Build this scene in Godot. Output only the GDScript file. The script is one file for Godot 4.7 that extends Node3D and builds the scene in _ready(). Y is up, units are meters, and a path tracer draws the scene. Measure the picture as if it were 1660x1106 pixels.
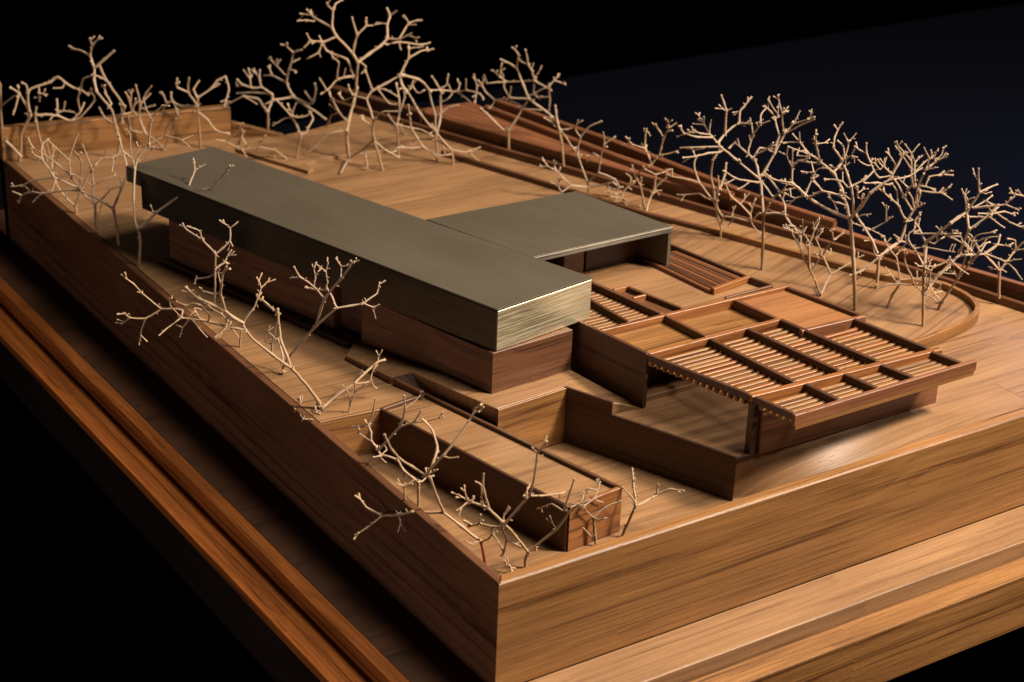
extends Node3D
# A wooden architectural model of a long pavilion house on a walled plot with dry-twig trees, lit by one soft studio lamp.
# All model coordinates below are millimetres (x right along the front wall, y up, z towards the viewer); MM turns them into metres.

const MM := 0.001
const TILE_U := 240.0   # millimetres of timber along the grain in one texture
const TILE_V := 120.0   # and across it

var rng := RandomNumberGenerator.new()
var taken := {}
var teak: StandardMaterial3D
var honey: StandardMaterial3D
var walnut: StandardMaterial3D
var rosewood: StandardMaterial3D
var russet: StandardMaterial3D
var amber: StandardMaterial3D
var brass: StandardMaterial3D
var gilt: StandardMaterial3D
var steel: StandardMaterial3D
var ebony: StandardMaterial3D
var ember: StandardMaterial3D
var cedar: StandardMaterial3D
var bronze: StandardMaterial3D
var dark_gap: StandardMaterial3D
var cloth: StandardMaterial3D
var twig: StandardMaterial3D
var bark: StandardMaterial3D

# ---------------------------------------------------------------- naming

func numbered(called: String) -> String:
	taken[called] = taken.get(called, -1) + 1
	return called if taken[called] == 0 else "%s_%03d" % [called, taken[called]]


func tag(o: Node3D, label: String, category: String, group := "", kind := "") -> Node3D:
	o.set_meta("label", label)
	o.set_meta("category", category)
	if group:
		o.set_meta("group", group)
	if kind:
		o.set_meta("kind", kind)
	return o


func thing(called: String, label: String, category: String, at := Vector3.ZERO, group := "") -> Node3D:
	var o := Node3D.new()
	o.name = numbered(called)
	o.position = at * MM
	add_child(o, true)
	tag(o, label, category, group)
	return o


func obj(called: String, st: SurfaceTool, mat: Material, parent: Node = self) -> MeshInstance3D:
	var o := MeshInstance3D.new()
	o.name = numbered(called) if parent == self else called
	var m := st.commit()
	m.surface_set_material(0, mat)
	o.mesh = m
	o.cast_shadow = GeometryInstance3D.SHADOW_CASTING_SETTING_ON
	parent.add_child(o, true)
	if parent != self:
		var p: Node = parent
		var base := Vector3.ZERO
		while p != self:
			base += p.position
			p = p.get_parent()
		o.position = -base          # vertices are given in the model's own axes
	return o

# ---------------------------------------------------------------- shapes

func begin() -> SurfaceTool:
	var st := SurfaceTool.new()
	st.begin(Mesh.PRIMITIVE_TRIANGLES)
	return st


func uv_of(p: Vector3, n: Vector3, g: Vector3, off: Vector2) -> Vector2:
	var u := g - n * g.dot(n)
	if u.length() < 0.5:
		u = Vector3.UP - n * n.y
		if u.length() < 0.3:
			u = Vector3.RIGHT
	u = u.normalized()
	var v := n.cross(u)
	return Vector2(p.dot(u) / TILE_U + off.x, p.dot(v) / TILE_V + off.y)


func tri(st: SurfaceTool, a: Vector3, b: Vector3, c: Vector3, n: Vector3, g: Vector3, off: Vector2) -> void:
	var around := [a, b, c] if (b - a).cross(c - a).dot(n) < 0.0 else [a, c, b]
	for p in around:
		st.set_normal(n)
		st.set_uv(uv_of(p, n, g, off))
		st.add_vertex(p * MM)


func quad(st: SurfaceTool, a: Vector3, b: Vector3, c: Vector3, d: Vector3, g: Vector3, off: Vector2, outward := Vector3.ZERO) -> void:
	var n := (c - a).cross(d - b).normalized()
	if n.dot(outward) < 0.0:
		n = -n
	tri(st, a, b, c, n, g, off)
	tri(st, a, c, d, n, g, off)


func some_offset() -> Vector2:
	return Vector2(rng.randf(), rng.randf())


# A board whose plan is the polygon «top» (each point with its own height), down to height y0; its upper edges are eased by «ease».
func board(st: SurfaceTool, top: Array, y0: float, g := Vector3.RIGHT, ease_by := 0.3, off := Vector2(-1, -1)) -> void:
	if off.x < 0:
		off = some_offset()
	var plan := PackedVector2Array()
	for p in top:
		plan.append(Vector2(p.x, p.z))
	if Geometry2D.is_polygon_clockwise(plan):
		plan.reverse()
		top = top.duplicate()
		top.reverse()
	var n := plan.size()
	var inner: Array[Vector3] = []
	for i in n:
		var p: Vector2 = plan[i]
		var a := (p - plan[(i + n - 1) % n]).normalized()
		var b := (plan[(i + 1) % n] - p).normalized()
		var na := Vector2(-a.y, a.x)
		var nb := Vector2(-b.y, b.x)
		var m := (na + nb) / maxf(0.4, 1.0 + na.dot(nb))
		var q := p + m * ease_by
		inner.append(Vector3(q.x, top[i].y, q.y))
	var cells := Geometry2D.triangulate_polygon(plan)
	for k in range(0, cells.size(), 3):
		var a: Vector3 = inner[cells[k]]
		var b: Vector3 = inner[cells[k + 1]]
		var c: Vector3 = inner[cells[k + 2]]
		var up := (b - a).cross(c - a).normalized()
		tri(st, a, b, c, up if up.y > 0 else -up, g, off)
		a = top[cells[k]]
		b = top[cells[k + 1]]
		c = top[cells[k + 2]]
		tri(st, Vector3(a.x, y0, a.z), Vector3(b.x, y0, b.z), Vector3(c.x, y0, c.z), Vector3.DOWN, g, off)
	for i in n:
		var j := (i + 1) % n
		var a: Vector3 = top[i]
		var b: Vector3 = top[j]
		var e := plan[j] - plan[i]
		var out := Vector3(e.y, 0, -e.x)
		var low := Vector3.DOWN * ease_by
		quad(st, a + low, b + low, Vector3(b.x, y0, b.z), Vector3(a.x, y0, a.z), g, off, out)
		if ease_by > 0.0:
			quad(st, a + low, b + low, inner[j], inner[i], g, off, out + Vector3.UP)


func flat(points: Array, y: float) -> Array:
	var out := []
	for p in points:
		out.append(Vector3(p.x, y, p.y))
	return out


func box(st: SurfaceTool, x0: float, x1: float, y0: float, y1: float, z0: float, z1: float, g := Vector3.RIGHT, ease_by := 0.25) -> void:
	board(st, [Vector3(x0, y1, z0), Vector3(x1, y1, z0), Vector3(x1, y1, z1), Vector3(x0, y1, z1)], y0, g, ease_by)


# A bar of width w from a to b in plan, between heights y0 and y1, its grain along its length.
func bar(st: SurfaceTool, a: Vector2, b: Vector2, w: float, y0: float, y1: float, ease_by := 0.2, sag := 0.0) -> void:
	var d := (b - a).normalized()
	var s := Vector2(-d.y, d.x) * w * 0.5
	var g := Vector3(d.x, 0, d.y)
	board(st, [Vector3(a.x + s.x, y1, a.y + s.y), Vector3(b.x + s.x, y1 - sag, b.y + s.y), Vector3(b.x - s.x, y1 - sag, b.y - s.y), Vector3(a.x - s.x, y1, a.y - s.y)], y0, g, ease_by)


# A row of bars along a broken line, mitred where it bends, as one strip.
func strip(st: SurfaceTool, line: Array, w: float, y0: float, y1: float, ease_by := 0.25) -> void:
	var off := some_offset()
	var n := line.size()
	var sides: Array = []
	for i in n:
		var d: Vector2
		if i == 0:
			d = (line[1] - line[0]).normalized()
		elif i == n - 1:
			d = (line[i] - line[i - 1]).normalized()
		else:
			d = ((line[i] - line[i - 1]).normalized() + (line[i + 1] - line[i]).normalized()).normalized()
		sides.append(Vector2(-d.y, d.x) * w * 0.5)
	for i in n - 1:
		var a: Vector2 = line[i]
		var b: Vector2 = line[i + 1]
		var d := (b - a).normalized()
		var g := Vector3(d.x, 0, d.y)
		var sa: Vector2 = sides[i]
		var sb: Vector2 = sides[i + 1]
		var e := ease_by
		var up := Vector3.UP
		var al := Vector3(a.x + sa.x, y1, a.y + sa.y)
		var bl := Vector3(b.x + sb.x, y1, b.y + sb.y)
		var ar := Vector3(a.x - sa.x, y1, a.y - sa.y)
		var br := Vector3(b.x - sb.x, y1, b.y - sb.y)
		var la := Vector3(sa.x, 0, sa.y).normalized() * e
		var lb := Vector3(sb.x, 0, sb.y).normalized() * e
		quad(st, al - la, bl - lb, br + lb, ar + la, g, off, up)
		quad(st, al - up * e, bl - up * e, bl - lb, al - la, g, off, up + la)
		quad(st, ar - up * e, br - up * e, br + lb, ar + la, g, off, up - la)
		quad(st, al - up * e, bl - up * e, Vector3(bl.x, y0, bl.z), Vector3(al.x, y0, al.z), g, off, la)
		quad(st, ar - up * e, br - up * e, Vector3(br.x, y0, br.z), Vector3(ar.x, y0, ar.z), g, off, -la)
		quad(st, Vector3(al.x, y0, al.z), Vector3(bl.x, y0, bl.z), Vector3(br.x, y0, br.z), Vector3(ar.x, y0, ar.z), g, off, -up)
		if i == 0:
			quad(st, al - up * e, ar - up * e, Vector3(ar.x, y0, ar.z), Vector3(al.x, y0, al.z), g, off, -g)
		if i == n - 2:
			quad(st, bl - up * e, br - up * e, Vector3(br.x, y0, br.z), Vector3(bl.x, y0, bl.z), g, off, g)

# ---------------------------------------------------------------- materials

func noise_layer(from: int, w: int, h: int, freq: float, octaves: int, W: int, H: int) -> PackedByteArray:
	var n := FastNoiseLite.new()
	n.seed = from
	n.noise_type = FastNoiseLite.TYPE_SIMPLEX_SMOOTH
	n.frequency = freq
	n.fractal_type = FastNoiseLite.FRACTAL_FBM
	n.fractal_octaves = octaves
	var im := n.get_seamless_image(w, h, false, false, 0.2, true)
	im.convert(Image.FORMAT_L8)
	im.resize(W, H, Image.INTERPOLATE_CUBIC)
	return im.get_data()


# Sawn hardwood: broad tone, growth bands, long fibres and short dark pores. Returns [colour texture, relief texture].
func timber(from: int, dark: Color, light: Color, band: float, fibre: float, pore: float, streak: float) -> Array:
	var W := 1024
	var H := 1024
	var broad := noise_layer(from, 32, 96, 0.045, 3, W, H)
	var rings := noise_layer(from + 1, 8, 160, 0.02, 3, W, H)
	var fine := noise_layer(from + 2, 22, 1024, 0.26, 3, W, H)
	var thread := noise_layer(from + 3, 34, 640, 0.13, 3, W, H)
	var pores := noise_layer(from + 4, 150, 900, 0.3, 2, W, H)
	var vein := noise_layer(from + 5, 7, 420, 0.06, 3, W, H)
	var rgb := PackedByteArray()
	rgb.resize(W * H * 3)
	var rel := PackedByteArray()
	rel.resize(W * H)
	var ramp: Array[Color] = []
	for i in 256:
		ramp.append(dark.lerp(light, i / 255.0).linear_to_srgb())
	for i in W * H:
		var r := rings[i] / 255.0 * band
		var saw := r - floorf(r)
		saw = saw * saw * saw                       # a growth band darkens slowly and ends sharply
		var f := fine[i] / 255.0
		var t := 0.5 + 0.36 * (broad[i] / 255.0 - 0.5) - 0.28 * streak * saw + fibre * (f - 0.5) + 0.8 * fibre * (thread[i] / 255.0 - 0.5) + 0.14
		var v := vein[i] / 255.0
		if v < 0.34:
			t -= streak * (0.34 - v) * 1.9
		var po := pores[i] / 255.0
		var hole := 0.0
		if po < 0.33:
			hole = minf(1.0, (0.33 - po) * 9.0)
			t -= pore * hole
		var c: Color = ramp[clampi(int(t * 255.0), 0, 255)]
		var k := i * 3
		rgb[k] = int(c.r * 255.0)
		rgb[k + 1] = int(c.g * 255.0)
		rgb[k + 2] = int(c.b * 255.0)
		rel[i] = clampi(int(190.0 + 90.0 * (f - 0.5) - 110.0 * hole), 0, 255)
	var col := ImageTexture.create_from_image(Image.create_from_data(W, H, false, Image.FORMAT_RGB8, rgb))
	var hgt := ImageTexture.create_from_image(Image.create_from_data(W, H, false, Image.FORMAT_L8, rel))
	return [col, hgt]


func wood(maps: Array, tint: Color, rough: float, relief := 0.006) -> StandardMaterial3D:
	var m := StandardMaterial3D.new()
	m.albedo_texture = maps[0]
	m.albedo_color = tint
	m.roughness = rough
	m.metallic_specular = 0.45
	m.heightmap_enabled = true
	m.heightmap_texture = maps[1]
	m.heightmap_scale = relief
	return m


# Brushed metal: fine lines along the grain.
func brushed(from: int, dark: Color, light: Color, rough: float, metal: float, lines: float, cloudy: float) -> StandardMaterial3D:
	var W := 1024
	var H := 1024
	var a := noise_layer(from, 20, 700, 0.16, 3, W, H)
	var b := noise_layer(from + 1, 64, 64, 0.03, 3, W, H)
	var c := noise_layer(from + 2, 64, 512, 0.3, 2, W, H)
	var rgb := PackedByteArray()
	rgb.resize(W * H * 3)
	var rgh := PackedByteArray()
	rgh.resize(W * H)
	for i in W * H:
		var t := clampf(0.5 + lines * (a[i] / 255.0 - 0.5) + 0.6 * lines * (c[i] / 255.0 - 0.5) + cloudy * (b[i] / 255.0 - 0.5), 0.0, 1.0)
		var k := i * 3
		var q := dark.lerp(light, t).linear_to_srgb()
		rgb[k] = int(q.r * 255.0)
		rgb[k + 1] = int(q.g * 255.0)
		rgb[k + 2] = int(q.b * 255.0)
		rgh[i] = clampi(int(255.0 * (0.75 + 0.35 * (t - 0.5))), 0, 255)
	var m := StandardMaterial3D.new()
	m.albedo_texture = ImageTexture.create_from_image(Image.create_from_data(W, H, false, Image.FORMAT_RGB8, rgb))
	m.roughness_texture = ImageTexture.create_from_image(Image.create_from_data(W, H, false, Image.FORMAT_L8, rgh))
	m.roughness = rough / 0.75
	m.metallic = metal
	m.metallic_specular = 0.5
	return m


func plain(c: Color, rough: float, spec := 0.5) -> StandardMaterial3D:
	var m := StandardMaterial3D.new()
	m.albedo_color = c.linear_to_srgb()
	m.roughness = rough
	m.metallic_specular = spec
	return m


func make_materials() -> void:
	var t1 := timber(11, Color(0.110, 0.054, 0.024), Color(0.395, 0.238, 0.122), 4.0, 0.46, 0.16, 0.6)
	var t2 := timber(23, Color(0.085, 0.034, 0.010), Color(0.375, 0.195, 0.070), 5.0, 0.60, 0.18, 0.9)
	var t3 := timber(37, Color(0.022, 0.009, 0.005), Color(0.150, 0.068, 0.034), 5.0, 0.5, 0.24, 0.8)
	var t4 := timber(51, Color(0.050, 0.018, 0.009), Color(0.25, 0.108, 0.052), 4.0, 0.5, 0.24, 0.8)
	teak = wood(t1, Color(0.90, 0.87, 0.83), 0.46, 0.008)
	honey = wood(t2, Color(0.91, 0.88, 0.84), 0.46, 0.008)
	walnut = wood(t3, Color(0.86, 0.84, 0.82), 0.5, 0.008)
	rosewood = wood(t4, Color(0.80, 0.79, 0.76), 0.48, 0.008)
	russet = wood(t4, Color(1, 0.97, 0.93), 0.42, 0.008)
	amber = wood(t2, Color(0.93, 0.82, 0.74), 0.42, 0.008)
	cedar = wood(t1, Color(0.94, 0.83, 0.74), 0.42, 0.008)
	ember = wood(t2, Color(1.0, 0.80, 0.62), 0.42, 0.008)
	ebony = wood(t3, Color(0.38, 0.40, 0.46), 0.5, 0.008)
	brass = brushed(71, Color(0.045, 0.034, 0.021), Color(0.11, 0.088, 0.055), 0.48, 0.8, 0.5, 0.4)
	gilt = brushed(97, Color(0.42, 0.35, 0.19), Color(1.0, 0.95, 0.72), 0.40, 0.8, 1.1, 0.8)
	bronze = brushed(83, Color(0.078, 0.064, 0.043), Color(0.094, 0.078, 0.054), 0.55, 0.3, 0.5, 0.5)
	steel = brushed(89, Color(0.10, 0.09, 0.075), Color(0.30, 0.27, 0.22), 0.5, 0.6, 1.6, 0.3)
	dark_gap = plain(Color(0.006, 0.005, 0.004), 0.8, 0.2)
	cloth = plain(Color(0.0024, 0.0026, 0.0044), 0.95, 0.03)
	twig = plain(Color(1, 1, 1), 0.75, 0.3)
	twig.vertex_color_use_as_albedo = true

# ---------------------------------------------------------------- camera, air and lamps

func set_stage() -> void:
	var cam := Camera3D.new()
	cam.name = "camera"
	cam.transform = Transform3D(Basis(Vector3(0.8351, 0.0354, 0.5490), Vector3(0.2047, 0.9063, -0.3698), Vector3(-0.5107, 0.4212, 0.7496)).orthonormalized(), Vector3(-0.3502, 0.4422, 0.5164))
	var lens := CameraAttributesPhysical.new()
	lens.frustum_focal_length = 35.0 / (2.0 * tan(deg_to_rad(20.2048) / 2.0))
	lens.frustum_focus_distance = 0.862
	lens.frustum_near = 0.02
	lens.frustum_far = 30.0
	lens.exposure_aperture = 24.0
	cam.attributes = lens
	cam.fov = 20.2048
	cam.near = 0.02
	cam.far = 30.0
	add_child(cam)
	cam.current = true

	var around := WorldEnvironment.new()
	around.name = "studio_air"
	var e := Environment.new()
	e.background_mode = Environment.BG_COLOR
	e.background_color = Color.BLACK
	e.tonemap_mode = Environment.TONE_MAPPER_LINEAR
	e.tonemap_exposure = 1.0
	e.sdfgi_enabled = true
	e.ssao_enabled = true
	e.ssil_enabled = true
	around.environment = e
	add_child(around)

	lamp("key_softbox", Vector3(0.72, 0.93, 0.47), Vector3(0.15, 0.05, -0.15), Vector2(0.16, 0.16), Color(1.0, 0.92, 0.83), 3.6)
	lamp("top_softbox", Vector3(0.40, 1.12, 0.20), Vector3(0.1, 0.0, -0.2), Vector2(0.3, 0.3), Color(1.0, 0.95, 0.89), 1.25)
	lamp("fill_softbox", Vector3(-0.95, -0.04, 0.25), Vector3(0.0, 0.02, -0.15), Vector2(0.5, 0.16), Color(0.97, 0.88, 0.86), 0.28)
	lamp("backdrop_softbox", Vector3(0.78, 0.2, -0.25), Vector3(0.76, -0.04, -0.28), Vector2(0.2, 0.2), Color(0.66, 0.76, 1.0), 0.16)


func lamp(called: String, at: Vector3, towards: Vector3, size: Vector2, c: Color, energy: float) -> void:
	var l := AreaLight3D.new()
	l.name = called
	l.area_size = size
	l.area_normalize_energy = true
	l.light_color = c
	l.light_energy = energy
	l.area_range = 6.0
	l.area_attenuation = 2.0
	l.shadow_enabled = true
	l.look_at_from_position(at, towards, Vector3.UP)
	add_child(l)

# ---------------------------------------------------------------- the base that carries the model

func build_base() -> void:
	var st := begin()
	box(st, 10, 1700, -60, -36.9, -757, -60, Vector3.RIGHT, 0.5)
	tag(obj("tabletop", st, cloth), "dark navy cloth covered table behind and under the wooden model", "table", "", "structure")

	var p := thing("display_plinth", "stepped brown hardwood plinth with two rails that carries the whole site model", "plinth")
	st = begin()
	board(st, flat([Vector2(-24.8, 0.2), Vector2(-24.8, -640), Vector2(-0.2, -640), Vector2(-0.2, 0.2)], 0.0), -20, Vector3.RIGHT, 0.0)
	obj("ledge_board", st, walnut, p)
	st = begin()
	board(st, flat([Vector2(-24.8, 0.2), Vector2(430, 0.2), Vector2(430, 24), Vector2(-32, 24)], 0.0), -20, Vector3.RIGHT, 0.5)
	obj("ledge_board", st, teak, p)
	st = begin()
	board(st, flat([Vector2(-32, 23.9), Vector2(-32, -640), Vector2(-24.8, -640), Vector2(-24.8, 0.2)], 0.05), -20, Vector3.BACK, 0.4)
	obj("edge_rail", st, ember, p)
	st = begin()
	board(st, flat([Vector2(-47.1, 36.3), Vector2(-47.1, -640), Vector2(-32.2, -640), Vector2(-32.2, 24.1)], -8.2), -12.5, Vector3.BACK, 0.3)
	obj("step_strip", st, ember, p)
	st = begin()
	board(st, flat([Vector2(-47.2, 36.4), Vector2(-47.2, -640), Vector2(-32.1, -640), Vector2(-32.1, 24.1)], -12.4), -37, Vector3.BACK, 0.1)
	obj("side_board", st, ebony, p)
	st = begin()
	board(st, flat([Vector2(-47.2, 36.4), Vector2(-32.1, 24.1), Vector2(430, 24.1), Vector2(430, 36.4)], -8.2), -37, Vector3.RIGHT, 0.5)
	obj("side_board", st, honey, p)
	st = begin()
	box(st, -31, 429, -36.8, -20.2, -639, 23.5, Vector3.RIGHT, 0.0)
	obj("core_board", st, walnut, p)


func build_walls() -> void:
	var st := begin()
	board(st, flat([Vector2(0, 0), Vector2(4.1, -5.8), Vector2(430, -5.8), Vector2(430, 0)], 50.0), 0.02, Vector3.RIGHT, 0.7)
	tag(obj("perimeter_wall", st, honey), "long golden brown plot wall with a bright rounded top facing the viewer", "wall")
	st = begin()
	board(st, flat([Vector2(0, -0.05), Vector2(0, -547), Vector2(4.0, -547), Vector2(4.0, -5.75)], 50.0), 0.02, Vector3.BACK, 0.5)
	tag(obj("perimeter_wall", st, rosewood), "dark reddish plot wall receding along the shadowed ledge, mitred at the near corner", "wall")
	st = begin()
	board(st, flat([Vector2(0, -541), Vector2(137, -517), Vector2(138, -523), Vector2(0, -547)], 70.0), 0.02, Vector3.RIGHT, 0.6)
	tag(obj("perimeter_wall", st, honey), "tall orange lit wall closing the far end of the plot behind the twigs", "wall")
	st = begin()
	board(st, [Vector3(137.4, 60, -517), Vector3(164, 52.5, -499), Vector3(166, 52.5, -503), Vector3(138.2, 60, -522)], 24, Vector3.RIGHT, 0.5)
	tag(obj("perimeter_wall", st, honey), "short sloping stub wall running down from the end wall corner", "wall")
	# the far fence: a tall dark board, a flat cap that widens away from the viewer, and two rails on it
	var f := thing("boundary_fence", "dark stepped far fence with a pale cap board and two reddish rails", "fence")
	st = begin()
	board(st, flat([Vector2(412, 0), Vector2(383.2, -91.7), Vector2(355.6, -173.1), Vector2(331, -256), Vector2(301, -335), Vector2(277, -406), Vector2(253, -477), Vector2(255, -485), Vector2(291, -482.5), Vector2(291.8, -474.9), Vector2(300, -404), Vector2(310.4, -349.3), Vector2(337, -263), Vector2(344.3, -234), Vector2(359.4, -174.5), Vector2(386.5, -92), Vector2(416, 0)], 60.5), 0.0, Vector3(0.27, 0, 0.96), 0.5)
	obj("cap_board", st, russet, f)
	st = begin()
	strip(st, [Vector2(288.7, -461), Vector2(307.5, -345.2), Vector2(318.3, -295.4), Vector2(328, -262)], 3.6, 60.3, 64.8, 0.8)
	obj("rail", st, russet, f)
	st = begin()
	strip(st, [Vector2(301, -466), Vector2(321.6, -363.4), Vector2(335, -261.7), Vector2(340.6, -234.8), Vector2(350, -200)], 3.6, 58, 65.2, 0.8)
	obj("rail", st, russet, f)
	st = begin()
	strip(st, [Vector2(254, -480), Vector2(228, -552)], 6, 0, 60.5, 0.5)
	obj("end_board", st, walnut, f)
	st = begin()
	strip(st, [Vector2(398.5, 0), Vector2(376.6, -83.5), Vector2(352.8, -174.8), Vector2(325.8, -250.2), Vector2(292.4, -346.3), Vector2(260.8, -435.2), Vector2(222, -545)], 2.6, 30, 54.5, 0.4)
	tag(obj("low_kerb", st, rosewood), "long low reddish kerb running at the foot of the dark far fence", "kerb")
	st = begin()
	strip(st, [Vector2(236, -428), Vector2(245.3, -401.1), Vector2(258.3, -362.6), Vector2(284.6, -282.4), Vector2(300.2, -248.2)], 3, 40, 53.3, 0.4)
	tag(obj("low_kerb", st, rosewood), "short reddish kerb strip behind the second metal roof, ending beside the curved island", "kerb")


func build_ground() -> void:
	var o := Vector2(0.13, 0.37)
	var st := begin()
	board(st, flat([Vector2(4, -165), Vector2(4, -541), Vector2(137, -517), Vector2(161, -501), Vector2(216, -514), Vector2(232, -530), Vector2(262, -435), Vector2(292, -346), Vector2(326, -250), Vector2(352, -175), Vector2(355, -165)], 50.0), 24, Vector3.RIGHT, 0.0, o)
	board(st, flat([Vector2(4, -153.2), Vector2(4, -165), Vector2(61, -165), Vector2(60, -155.6), Vector2(33.6, -151)], 50.0), 24, Vector3.RIGHT, 0.0, o)
	board(st, flat([Vector2(111.8, -116.7), Vector2(112, -165), Vector2(355, -165), Vector2(376, -83.5), Vector2(397, -5.9), Vector2(300.2, -5.9), Vector2(300.2, -30.3), Vector2(154.8, -33.0), Vector2(145.2, -34.1)], 50.0), 24, Vector3.RIGHT, 0.0, o)
	obj("ground", st, teak).set_meta("kind", "structure")
	st = begin()
	board(st, flat([Vector2(4, -5.8), Vector2(4, -156), Vector2(112, -156), Vector2(112, -116), Vector2(146, -34), Vector2(262, -30), Vector2(300, -5.8)], 28.4), 20, Vector3.RIGHT, 0.0)
	obj("courtyard_floor", st, teak).set_meta("kind", "structure")
	# the hollowed slope between the upper terrace and the front wall
	st = begin()
	var ns := 22
	var nt := 10
	var off := Vector2(0.4, 0.1)
	var rows := []
	for i in ns + 1:
		var s := i / float(ns)
		var e := Vector3(lerpf(144.7, 154.8, s * 14.0), 50, lerpf(-34.1, -32.9, s * 14.0)) if s < 1.0 / 14.0 else Vector3(lerpf(154.8, 300.0, (s - 1.0 / 14.0) * 14.0 / 13.0), 50, lerpf(-32.9, -30.2, (s - 1.0 / 14.0) * 14.0 / 13.0))
		var k := smoothstep(0.0, 0.85, s)
		var foot := Vector3(e.x, lerpf(28.4, 50.0, pow(k, 0.8)), lerpf(e.z, -5.7, sqrt(k)))
		var row := []
		for j in nt + 1:
			var t := j / float(nt)
			var p := e.lerp(foot, t)
			p.y -= sin(t * PI) * 1.6 * k * (1.0 - k) * 4.0 * 0.6
			row.append(p)
		row.append(Vector3(foot.x, foot.y + 0.02, -5.6))
		rows.append(row)
	st.set_smooth_group(0)
	for i in ns:
		for j in nt + 1:
			var cell := [rows[i][j], rows[i + 1][j], rows[i + 1][j + 1], rows[i][j + 1]]
			for t in [[0, 1, 2], [0, 2, 3]]:
				var way: Array = t if (cell[t[1]] - cell[t[0]]).cross(cell[t[2]] - cell[t[0]]).dot(Vector3(0, 1, 0.6)) < 0.0 else [t[0], t[2], t[1]]
				for q in way:
					var v: Vector3 = cell[q]
					st.set_uv(Vector2(v.x / TILE_U + off.x, (v.z - v.y * 0.5) / TILE_V + off.y))
					st.add_vertex(v * MM)
	st.index()
	st.generate_normals()
	obj("terrace_slope", st, teak).set_meta("kind", "structure")
	st = begin()
	board(st, flat([Vector2(128, -490), Vector2(136, -467), Vector2(148, -436), Vector2(153, -439), Vector2(152, -446), Vector2(165, -452), Vector2(215, -446), Vector2(232, -452), Vector2(218, -505), Vector2(161, -500), Vector2(140, -508)], 52.3), 49, Vector3.RIGHT, 0.3)
	obj("raised_terrace", st, teak).set_meta("kind", "structure")
	# golden cut faces and the dark retaining board round the courtyard
	st = begin()
	bar(st, Vector2(4, -152.4), Vector2(33.4, -150.2), 1.2, 27, 49.98, 0.2)
	tag(obj("retaining_board", st, honey), "golden lit cut face beside the long planter, at the foot of the tree bed", "retaining wall")
	st = begin()
	bar(st, Vector2(72.4, -113.2), Vector2(111.5, -116.4), 1.2, 27, 56.28, 0.2)
	tag(obj("retaining_board", st, honey), "golden courtyard wall below the house, half in slanting shadow", "retaining wall")
	st = begin()
	board(st, [Vector3(111.0, 56.6, -117.4), Vector3(112.4, 56.6, -117.4), Vector3(122.4, 56.6, -93.9), Vector3(121.0, 56.6, -93.3)], 24, Vector3(0.37, 0, 0.93), 0.15, Vector2(0.2, 0.5))
	board(st, [Vector3(121.0, 50.3, -93.25), Vector3(122.4, 50.3, -93.9), Vector3(145.9, 50.3, -34.2), Vector3(144.5, 50.3, -33.6)], 24, Vector3(0.37, 0, 0.93), 0.15, Vector2(0.2, 0.5))
	tag(obj("retaining_board", st, walnut), "dark notched board along the sunken courtyard with a thin light upper edge", "retaining wall")
	st = begin()
	board(st, [Vector3(144.5, 50.35, -34.6), Vector3(154.0, 50.35, -33.9), Vector3(154.0, 50.35, -32.6), Vector3(144.5, 50.35, -33.4)], 48, Vector3.RIGHT, 0.2)
	obj("edge_strip", st, walnut, get_node("ground"))
	# the slab under the house and the ramp that drops beside the planter
	st = begin()
	board(st, [Vector3(44.4, 52.6, -201.4), Vector3(50.2, 53.6, -169.2), Vector3(58.7, 56.1, -165), Vector3(72.6, 56.3, -113.8), Vector3(111.3, 56.3, -116.9), Vector3(121.3, 56.3, -93.6), Vector3(137.2, 50.2, -92.4), Vector3(131.5, 50.2, -138), Vector3(124.2, 56.3, -131), Vector3(112, 56.3, -212), Vector3(56, 52.6, -214)], 49.0, Vector3.RIGHT, 0.3)
	tag(obj("house_slab", st, teak), "thin timber slab under the main house with a rough dark edge", "slab")
	st = begin()
	board(st, [Vector3(50.4, 53.3, -167.5), Vector3(52.6, 53.3, -167.5), Vector3(57.4, 52.4, -151.5), Vector3(55.2, 52.4, -151.5)], 49.0, Vector3.BACK, 0.2)
	tag(obj("edge_rail", st, rosewood), "small rough rail at the head of the ramp next to the planter corner", "rail")
	st = begin()
	board(st, [Vector3(52.4, 53.4, -168), Vector3(58.7, 55.6, -165), Vector3(72.4, 30, -113.6), Vector3(68.8, 30, -113.6), Vector3(60.2, 46, -153)], 27.0, Vector3.BACK, 0.0)
	obj("ramp", st, walnut).set_meta("kind", "structure")

# ---------------------------------------------------------------- buildings

func build_planter() -> void:
	var t := thing("long_planter", "long narrow box with dark rims and a pale lid sunk in the front courtyard", "planter", Vector3(58, 28.4, -94))
	var st := begin()
	bar(st, Vector2(34.2, -150.2), Vector2(57.2, -35.6), 1.7, 28.4, 50.0, 0.25)
	obj("side_panel", st, walnut, t)
	st = begin()
	bar(st, Vector2(59.2, -154.0), Vector2(85.2, -38.6), 2.0, 28.4, 50.0, 0.25)
	obj("side_panel", st, walnut, t)
	st = begin()
	bar(st, Vector2(57.4, -35.8), Vector2(86.0, -38.5), 2.0, 28.4, 49.97, 0.25)
	obj("end_panel", st, amber, t)
	st = begin()
	bar(st, Vector2(33.8, -150.3), Vector2(59.8, -153.9), 2.0, 28.4, 49.97, 0.25)
	obj("end_panel", st, rosewood, t)
	st = begin()
	board(st, flat([Vector2(35.2, -150.6), Vector2(58.4, -153.2), Vector2(84.0, -39.4), Vector2(58.1, -36.7)], 48.2), 46, Vector3.RIGHT, 0.0)
	obj("lid", st, teak, t)


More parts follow.
